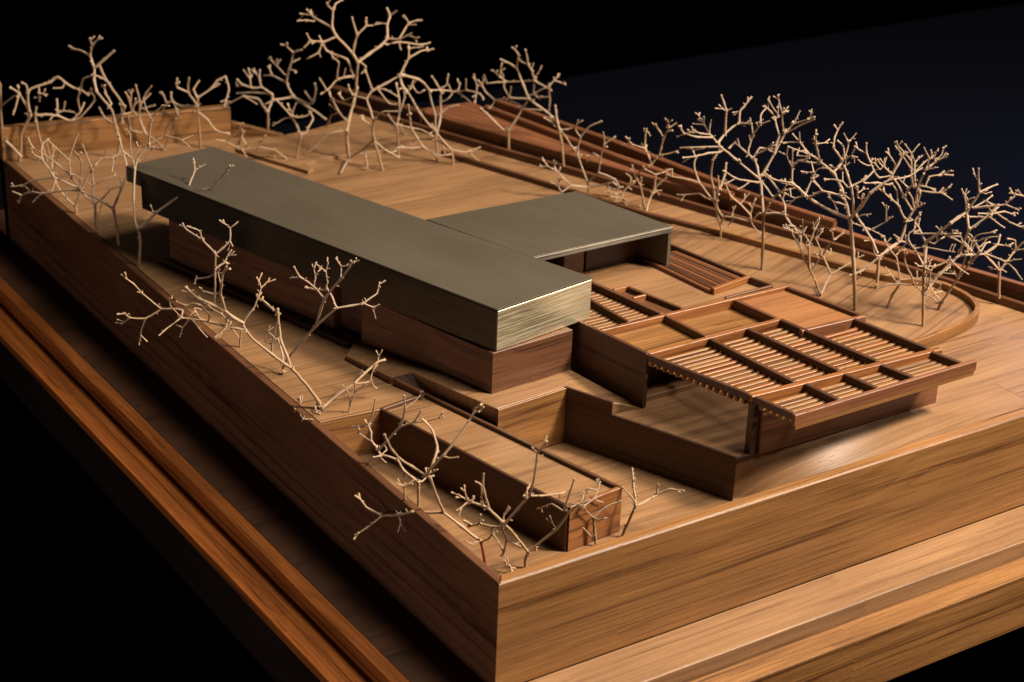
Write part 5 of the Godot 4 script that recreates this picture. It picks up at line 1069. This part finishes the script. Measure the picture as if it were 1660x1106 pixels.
	tree("twig_tree", "largest twig tree of the island with the thickest straight trunk", "twig trees on the raised island", [[1.12,294.5,52.2,-122.1,293.8,61.5,-122.6,292.3,73.1,-123.6], [1.08,292.3,73.1,-123.6,290.6,85.7,-124.6,288.1,101.0,-126.1], [.77,288.1,101.0,-126.1,288.3,102.4,-127.1,288.9,107.8,-130.7,289.3,115.3,-136.2,288.7,121.2,-141.7], [.68,288.7,121.2,-141.7,285.9,124.4,-145.0,283.7,126.7,-147.6],
		[.54,283.7,126.7,-147.6,281.7,128.8,-149.6,279.4,130.3,-152.0], [.45,279.4,130.3,-152.0,275.8,135.9,-155.3,272.9,139.8,-157.9], [.35,275.8,135.9,-155.3,274.1,141.3,-154.4], [.35,275.8,135.9,-155.3,272.7,134.1,-162.0],
		[.38,279.4,130.3,-152.0,275.4,131.8,-153.6,269.1,134.4,-156.1], [.35,269.1,134.4,-156.1,270.0,129.2,-157.4,274.0,122.4,-157.4], [.30,270.2,129.2,-157.3,269.5,129.5,-158.3], [.34,276.4,131.5,-153.2,277.4,130.6,-150.4],
		[.38,274.5,132.2,-154.0,273.1,129.9,-153.4,276.4,130.6,-147.9], [.50,284.3,125.9,-146.9,281.8,124.8,-153.2,279.5,124.2,-159.2,279.4,119.4,-162.5], [.45,279.4,119.4,-162.5,278.3,113.0,-160.6,281.9,108.0,-154.8], [.35,279.4,119.4,-162.5,277.7,129.3,-162.0],
		[.45,283.7,126.7,-147.6,279.9,133.4,-146.3,277.4,137.7,-145.5,275.1,143.5,-143.8], [.35,277.4,137.7,-145.5,282.6,138.2,-143.5], [.30,277.4,137.7,-145.5,276.0,139.9,-145.2], [.35,279.7,124.2,-159.1,281.9,127.0,-153.6],
		[.63,288.1,121.8,-142.4,292.5,125.0,-142.6,295.3,127.3,-142.8], [.45,295.3,127.3,-142.8,296.4,130.6,-139.2,295.5,136.2,-136.5], [.30,296.4,130.3,-139.2,300.0,129.2,-138.7], [.50,294.4,126.5,-142.7,289.4,132.2,-142.2,286.1,135.6,-142.0],
		[.45,286.1,135.6,-142.0,287.7,140.0,-143.6,291.7,145.7,-144.6], [.45,295.3,127.3,-142.8,295.3,133.8,-144.4,293.2,136.5,-146.8], [.45,295.3,128.2,-143.0,296.4,132.3,-142.7,297.0,136.4,-142.8], [.35,297.0,136.4,-142.8,300.1,140.9,-141.5],
		[.32,296.8,136.4,-142.9,292.9,141.5,-142.6], [.35,291.6,124.3,-142.5,294.0,122.4,-142.5,291.8,122.4,-148.0], [.34,294.0,122.4,-142.5,295.4,125.7,-140.3], [.77,288.3,102.4,-127.1,281.5,105.6,-131.2,272.6,111.0,-136.6,268.1,114.7,-139.3],
		[.63,268.1,114.7,-139.3,263.9,118.8,-140.5,260.5,121.4,-141.6], [.50,260.5,121.4,-141.6,258.1,121.4,-145.5,255.7,121.5,-149.5,253.2,124.1,-154.3], [.50,268.1,114.7,-139.3,270.8,119.2,-139.9,273.7,124.1,-140.5], [.38,273.7,124.1,-140.5,274.9,129.1,-144.6],
		[.30,273.7,124.1,-140.5,273.9,127.7,-138.1,275.4,129.0,-134.7], [.35,272.7,122.5,-140.3,273.4,118.3,-134.1], [.45,268.1,114.7,-139.3,266.0,111.7,-143.8,264.0,112.8,-147.8], [.34,266.1,111.7,-143.7,264.7,109.4,-145.0],
		[.54,269.6,113.5,-138.4,271.4,115.9,-135.4,273.0,117.9,-132.8,275.5,117.7,-129.1,278.5,117.1,-124.6], [.35,273.8,125.3,-139.7,271.0,123.8,-145.7], [.35,273.0,117.9,-132.8,269.9,121.5,-133.3], [.77,288.3,102.4,-127.1,289.9,110.6,-121.8,290.5,119.0,-117.4],
		[.72,290.5,119.0,-117.4,294.2,122.8,-115.1,297.9,126.2,-112.7], [.54,297.9,126.2,-112.7,299.1,128.8,-112.5,301.9,134.1,-112.0,303.9,139.3,-111.9], [.68,288.8,105.2,-125.3,286.6,112.7,-124.4,283.4,121.4,-123.6], [.50,283.4,121.4,-123.6,283.7,126.2,-127.3,283.7,129.9,-130.4],
		[.54,283.4,121.4,-123.6,282.6,120.6,-125.1,287.2,121.9,-124.5,292.3,123.5,-123.9], [.45,292.3,123.5,-123.9,298.1,127.1,-124.3,298.2,130.7,-127.6], [.45,298.2,130.7,-127.6,295.8,135.4,-128.5,294.8,140.7,-128.4], [.35,295.8,135.4,-128.5,294.5,135.8,-130.9,292.9,137.4,-133.9],
		[.45,298.1,127.1,-124.3,301.1,123.2,-123.1,306.0,124.0,-120.9], [.34,298.1,129.2,-126.3,297.0,128.9,-127.3,294.9,129.8,-129.1,293.0,131.5,-130.8], [.38,299.1,128.8,-112.5,295.2,132.5,-114.6,290.4,136.6,-117.1], [.34,295.2,132.5,-114.6,295.5,133.9,-115.2],
		[.34,294.4,133.2,-115.0,293.1,131.3,-115.3,289.7,135.1,-116.4], [.45,291.2,123.2,-124.0,292.4,121.7,-123.8,298.8,121.5,-121.7,305.3,119.9,-119.4], [.38,289.1,117.5,-138.3,291.2,118.2,-138.0,292.3,122.1,-139.9], [.38,282.6,120.6,-125.1,281.2,123.2,-127.9,279.0,123.4,-131.3,277.3,122.9,-133.9],
		[.45,288.9,107.8,-130.7,283.7,110.4,-131.2,280.5,111.3,-131.7,277.2,114.2,-131.8], [.35,280.5,111.3,-131.7,286.5,102.6,-133.1], [.45,289.2,113.0,-134.6,290.1,111.4,-130.5], [.38,289.9,110.6,-121.8,287.1,118.6,-118.9],
		[.35,288.1,115.9,-119.8,285.0,116.7,-120.1,282.0,123.6,-117.9], [.34,283.8,119.5,-119.2,288.6,120.9,-119.5], [.63,292.5,73.2,-123.4,296.7,74.5,-122.7,301.2,76.8,-122.0,305.3,80.0,-121.7], [.63,289.0,106.1,-124.7,289.6,101.4,-118.7,290.3,96.0,-112.1,290.1,91.1,-107.3],
		[.38,288.1,101.0,-126.1,293.6,99.2,-117.5,297.5,96.9,-111.1], [.45,289.8,100.2,-117.3,288.6,99.5,-117.9,292.2,100.3,-114.9,296.4,104.6,-111.2,299.0,107.8,-108.8], [.35,296.9,105.3,-110.7,294.2,114.6,-109.3], [.34,289.2,104.3,-122.5,289.4,106.4,-120.6,290.9,108.3,-115.8],
		[.34,290.3,96.0,-112.1,290.0,95.7,-113.0], [.38,290.3,95.3,-111.4,291.9,90.1,-111.6,293.9,86.5,-111.3]])
	tree("twig_tree", "dense bushy crowned twig tree just behind the largest island tree", "twig trees on the raised island", [[.90,324.4,52.2,-138.1,324.0,61.7,-138.3,323.7,69.7,-138.5], [.72,323.7,69.7,-138.5,329.6,74.7,-138.1,336.2,77.8,-137.0], [.68,336.2,77.8,-137.0,337.8,83.0,-136.9,339.1,88.1,-137.1], [.68,339.1,88.1,-137.1,340.7,91.0,-136.9,342.9,94.2,-136.4],
		[.68,342.9,94.2,-136.4,343.6,100.9,-136.7,343.9,106.1,-137.0], [.54,343.9,106.1,-137.0,343.0,111.9,-134.5,342.3,117.8,-131.7], [.50,342.3,117.8,-131.7,345.1,120.0,-131.0,347.8,122.1,-130.4], [.45,347.8,122.1,-130.4,350.7,124.8,-126.8],
		[.35,347.8,122.4,-130.4,350.8,125.1,-130.1,352.1,128.5,-130.9], [.34,346.9,121.4,-130.6,344.7,127.3,-129.3], [.38,342.3,117.8,-131.7,342.6,123.9,-130.5,343.0,126.2,-129.7], [.34,342.6,123.9,-130.5,337.9,130.6,-130.6],
		[.30,343.2,118.5,-131.4,344.8,118.6,-129.2], [.45,343.2,95.1,-136.3,344.7,98.9,-131.7], [.59,343.9,106.1,-137.0,342.4,105.8,-138.6,341.9,110.7,-140.3,341.9,115.3,-141.4], [.45,341.9,115.3,-141.4,341.3,119.6,-141.6,337.0,124.8,-144.2,333.2,129.3,-146.6],
		[.38,341.9,115.3,-141.4,341.5,123.3,-142.1], [.30,341.5,123.3,-142.1,340.3,126.8,-145.6], [.30,341.5,123.3,-142.1,344.4,126.8,-141.8], [.34,341.9,115.3,-141.4,335.7,122.7,-142.5,331.8,127.5,-143.1],
		[.45,343.2,105.9,-137.8,345.6,112.4,-142.2,347.6,116.6,-144.7,350.9,118.7,-145.1], [.34,347.6,116.6,-144.7,345.1,120.9,-144.8], [.38,343.7,107.3,-136.5,347.3,106.7,-134.7,350.8,105.5,-133.0], [.45,343.8,104.0,-136.9,344.7,104.5,-135.6,347.9,104.6,-131.2,351.1,105.3,-126.8],
		[.35,351.1,105.3,-126.8,354.4,108.6,-124.7], [.35,351.1,105.3,-126.8,355.7,101.8,-123.6], [.38,347.1,106.7,-134.9,349.7,111.5,-135.5,357.1,112.1,-133.4], [.45,357.1,112.1,-133.4,361.3,112.0,-130.3],
		[.30,357.1,112.3,-133.4,358.3,115.0,-129.7], [.50,339.1,88.1,-137.1,334.9,93.4,-137.2,332.1,97.9,-137.0,326.0,103.1,-137.8], [.38,326.0,103.1,-137.8,321.2,107.6,-141.6], [.35,331.0,98.8,-137.1,330.5,105.7,-138.0,328.1,109.8,-140.1],
		[.45,342.3,93.4,-136.6,337.3,98.7,-136.1,333.2,103.6,-135.5], [.45,333.2,103.6,-135.5,333.4,108.7,-133.1,334.6,114.0,-129.5], [.45,333.2,103.6,-135.5,329.6,110.0,-137.2,326.6,113.9,-138.6,322.0,119.7,-140.9], [.30,322.0,119.7,-140.9,321.3,121.4,-140.5],
		[.38,326.0,114.7,-139.0,325.6,121.3,-136.9,322.9,125.0,-137.2,319.5,128.9,-137.9], [.35,325.9,116.9,-138.3,326.6,122.5,-135.6,326.6,127.4,-133.8], [.50,326.6,113.9,-138.6,323.7,110.8,-140.9,320.3,107.6,-143.3], [.38,345.6,112.4,-142.2,350.3,116.7,-141.5,353.6,118.8,-140.8],
		[.38,327.4,112.9,-138.3,337.2,113.5,-137.2,345.2,116.6,-136.9], [.45,342.9,94.2,-136.4,339.2,101.2,-135.2,335.8,105.2,-135.0], [.34,333.4,108.7,-133.1,331.8,111.6,-138.4], [.38,343.5,95.9,-135.4,343.7,103.6,-134.4],
		[.45,340.1,90.0,-137.0,341.3,89.4,-135.1,337.7,88.8,-135.8], [.38,342.6,82.1,-133.9,345.3,87.4,-137.2,348.1,89.4,-137.8], [.35,336.5,78.8,-137.0,334.1,80.6,-139.9], [.45,336.2,77.8,-137.0,339.6,76.6,-135.7,338.2,73.6,-137.7,332.0,67.0,-145.4],
		[.54,335.2,77.3,-137.1,329.2,74.6,-137.0,322.2,72.0,-137.1]])
	tree("twig_tree", "small leaning twig with level arms low on the island", "twig trees on the raised island", [[.63,311.2,52.2,-116.5,313.0,61.1,-115.2,315.1,66.1,-113.8], [.38,315.1,66.1,-113.8,313.5,69.8,-118.0,312.2,73.5,-121.8], [.45,314.8,66.7,-114.5,311.3,65.5,-117.5,308.7,64.2,-119.7,306.8,62.5,-121.4], [.45,314.6,67.3,-115.2,316.3,68.4,-114.8,316.5,73.9,-117.2,316.6,78.9,-119.5,315.1,81.6,-122.3,313.4,86.4,-126.2],
		[.45,316.3,68.4,-114.8,320.9,69.2,-111.4,325.5,70.1,-107.9], [.45,314.8,66.7,-114.5,317.7,66.9,-110.8,319.8,67.3,-108.0], [.45,319.8,67.3,-108.0,316.6,73.7,-108.4,312.9,79.5,-109.1,309.8,88.0,-108.8], [.35,319.8,67.3,-108.0,321.3,64.6,-102.6],
		[.30,313.0,70.5,-118.9,310.0,70.5,-119.2], [.34,309.8,88.0,-108.8,306.9,87.3,-109.5]])
	tree("twig_tree", "twig tree nearest the rounded island end, its crown spread over the kerb", "twig trees on the raised island", [[.77,311.8,52.2,-91.0,311.0,61.8,-91.6,310.1,70.5,-92.2], [.90,310.1,70.5,-92.2,309.6,79.0,-92.8,309.4,85.1,-93.2], [.85,309.4,85.1,-93.2,312.5,92.2,-97.0,313.8,95.2,-98.6], [.77,310.2,70.5,-92.1,314.3,75.1,-91.8,318.2,79.2,-91.5],
		[.77,318.2,79.2,-91.5,323.9,83.0,-91.1,330.2,87.8,-90.9], [.63,330.2,87.8,-90.9,332.2,95.0,-90.6,333.9,100.9,-90.3], [.54,309.2,85.1,-93.3,308.3,89.3,-96.9,307.5,92.6,-99.8], [.38,307.5,92.6,-99.8,305.4,95.0,-103.6,305.7,98.2,-105.1],
		[.45,309.4,85.1,-93.2,313.1,85.2,-91.1,316.1,86.1,-89.4,320.6,88.5,-87.0], [.45,310.2,70.7,-92.1,311.3,76.3,-90.2,309.9,84.0,-89.5], [.34,309.9,84.0,-89.5,311.7,85.8,-89.5], [.34,311.3,76.3,-90.2,311.5,73.8,-87.8,311.8,72.1,-85.8],
		[.30,309.9,84.0,-89.5,309.0,84.8,-91.8], [.63,330.4,87.8,-90.8,338.6,87.0,-89.2,345.5,86.6,-87.9], [.63,345.5,86.6,-87.9,350.2,88.8,-87.4,353.5,91.1,-87.3,355.2,94.7,-88.5], [.38,352.7,90.5,-87.3,358.0,89.9,-82.9],
		[.50,345.5,86.6,-87.9,348.2,85.9,-83.1,350.8,84.8,-78.2], [.38,350.8,84.8,-78.2,353.0,81.7,-73.6,354.4,77.8,-69.7], [.35,350.8,85.0,-78.2,353.5,88.1,-71.5], [.38,320.6,88.5,-87.0,322.7,85.3,-83.0,325.2,83.1,-78.7],
		[.30,319.9,88.1,-87.4,318.9,85.2,-85.3], [.38,312.9,93.2,-97.5,317.0,93.2,-90.4,320.1,93.6,-85.0], [.35,307.5,92.6,-99.8,311.9,93.9,-96.5], [.34,315.6,76.5,-91.7,318.6,75.1,-89.3,317.8,72.7,-89.6],
		[.34,317.5,78.5,-91.5,313.1,76.7,-94.5], [.34,309.2,85.1,-93.3,305.4,85.9,-93.9], [.34,309.4,85.1,-93.2,310.3,88.1,-91.9], [.38,319.8,80.3,-91.4,323.7,80.4,-87.3],
		[.54,333.9,100.9,-90.3,335.5,106.3,-93.7,336.5,110.0,-96.1], [.38,336.5,110.0,-96.1,335.0,114.9,-96.3,332.4,120.3,-97.1], [.38,336.5,110.0,-96.1,334.8,115.3,-94.1,335.5,117.3,-91.2], [.30,334.6,115.2,-94.2,334.0,118.1,-96.6],
		[.77,313.8,95.2,-98.6,314.7,102.2,-91.9,315.1,109.4,-85.7], [.81,315.1,109.4,-85.7,319.3,111.8,-85.1,323.7,114.0,-84.4], [.68,323.7,114.0,-84.4,325.4,119.5,-82.4,326.7,125.1,-80.6], [.45,326.7,125.1,-80.6,324.0,132.0,-79.9,321.8,138.6,-78.9],
		[.30,323.9,132.3,-79.9,320.8,135.6,-80.8], [.30,326.7,125.4,-80.6,326.3,129.8,-80.4], [.45,326.7,125.1,-80.6,331.1,126.9,-79.3,335.5,128.6,-77.9], [.30,326.7,125.1,-80.6,331.2,123.8,-80.0],
		[.50,324.8,117.6,-83.1,326.6,116.3,-83.0,330.5,117.5,-82.8,334.3,118.7,-82.6,338.6,120.7,-82.7], [.34,334.3,118.7,-82.6,335.1,118.2,-79.7], [.50,326.6,116.3,-83.0,329.1,118.4,-77.5,331.6,120.4,-72.1], [.45,331.6,120.4,-72.1,334.0,121.2,-69.9,335.5,124.1,-68.1],
		[.34,334.0,121.2,-69.9,336.5,120.0,-63.3], [.50,335.5,106.3,-93.7,340.1,106.7,-90.1,344.2,107.0,-86.9], [.54,334.2,101.8,-90.9,338.1,101.8,-90.2,343.1,104.7,-90.2,348.0,106.7,-89.9,352.5,109.7,-90.0], [.45,348.0,106.7,-89.9,355.1,107.6,-87.8,361.0,105.0,-86.0],
		[.38,344.2,107.0,-86.9,348.3,103.8,-86.0,353.2,100.4,-84.7], [.45,351.0,107.1,-89.0,359.8,101.1,-87.4,369.0,96.7,-85.5], [.38,340.1,106.7,-90.1,339.5,108.5,-90.5,343.9,108.5,-87.5], [.34,329.5,118.7,-76.6,331.7,115.6,-75.4],
		[.54,313.8,95.2,-98.6,313.6,99.1,-102.5,313.6,103.1,-106.1], [.34,313.6,103.1,-106.1,314.6,106.4,-106.4], [.50,313.6,99.9,-103.3,310.5,98.4,-104.3,315.3,99.4,-98.8,320.3,100.1,-92.9], [.38,320.4,99.8,-92.9,326.0,97.2,-91.9,331.2,94.1,-91.0],
		[.35,320.3,100.3,-92.9,326.9,101.0,-88.6], [.34,320.3,100.1,-92.9,315.7,103.8,-92.9], [.38,313.9,96.1,-97.7,317.0,94.7,-95.9,319.1,97.0,-94.8], [.38,321.5,99.3,-92.7,326.9,99.3,-88.3,327.4,96.6,-87.7],
		[.45,307.1,93.1,-100.5,306.0,96.2,-103.0,306.4,98.6,-103.8,307.3,99.9,-103.8], [.54,333.9,100.9,-90.3,332.9,105.7,-91.1,331.8,112.6,-92.0], [.50,334.0,101.0,-90.2,340.4,107.2,-86.7,345.6,114.3,-84.0], [.63,330.3,88.6,-90.9,329.6,95.8,-88.5,329.3,103.6,-85.5],
		[.38,329.4,101.4,-86.3,330.1,100.7,-85.1,330.6,97.7,-82.6,328.6,93.7,-81.7], [.38,330.4,99.2,-83.9,331.6,102.6,-80.3,334.1,105.0,-74.9], [.38,330.6,97.7,-82.6,333.0,101.9,-76.2,334.7,103.5,-72.2], [.38,330.6,97.7,-82.6,333.9,94.6,-81.6,336.6,97.6,-81.2],
		[.35,332.0,94.1,-90.6,334.7,90.4,-87.7], [.34,323.6,100.7,-90.8,322.1,103.2,-90.3,323.2,102.8,-87.1]])
	tree("twig_tree", "thick footed leaning twig tree by the curved kerb", "twig trees on the raised island", [[.90,333.4,52.2,-101.6,333.4,54.5,-101.6,333.8,57.1,-101.3], [.63,334.0,57.1,-101.2,335.0,64.4,-98.2,336.2,72.9,-94.7], [.59,336.2,72.9,-94.7,337.7,77.9,-92.2,338.9,82.8,-90.0,340.8,88.9,-86.8], [.45,333.6,55.8,-101.5,332.3,58.2,-105.7,330.8,59.4,-109.2],
		[.54,336.2,72.9,-94.7,336.2,78.3,-93.2,336.0,84.3,-91.6,335.2,88.5,-91.0], [.38,338.9,83.1,-90.0,340.6,88.1,-93.2,342.9,91.9,-94.9], [.35,340.6,88.1,-93.2,337.2,91.8,-94.2], [.45,340.8,88.9,-86.8,344.1,92.9,-87.2,346.6,93.1,-86.6],
		[.38,340.8,88.9,-86.8,340.7,92.0,-90.4], [.34,336.2,72.9,-94.7,335.9,74.2,-96.5], [.34,338.7,81.8,-90.4,340.9,84.4,-89.8], [.30,333.8,57.1,-101.3,332.3,55.8,-104.1]])
	tree("twig_tree", "small forked twig standing on the low kerb at the right picture edge", "twig trees along the far fence", [[.77,370.8,53.7,-96.0,369.8,62.3,-96.6,369.2,69.2,-97.0], [.54,369.2,69.2,-97.0,367.5,72.6,-100.9,365.6,75.8,-104.9], [.54,369.2,69.2,-97.0,373.7,74.5,-96.6,377.7,79.2,-96.3], [.45,377.7,79.2,-96.3,377.2,84.6,-96.9,374.6,85.3,-98.9],
		[.45,377.7,79.2,-96.3,379.8,84.4,-93.2,381.3,86.3,-91.3], [.38,377.7,79.2,-96.3,379.2,81.0,-92.0], [.34,368.9,69.9,-97.8,367.2,68.9,-101.1], [.34,369.9,70.0,-97.0,372.5,68.4,-95.5],
		[.30,369.1,69.2,-97.1,369.2,71.1,-97.3], [.38,377.7,109.2,-93.7,374.1,110.1,-96.6,370.4,110.6,-99.5], [.30,375.9,109.6,-95.2,375.5,111.2,-98.1]])


func _ready() -> void:
	rng.seed = 4217
	set_stage()
	make_materials()
	build_base()
	build_walls()
	build_ground()
	build_planter()
	build_house()
	build_roofscape()
	build_island()
	build_trees()
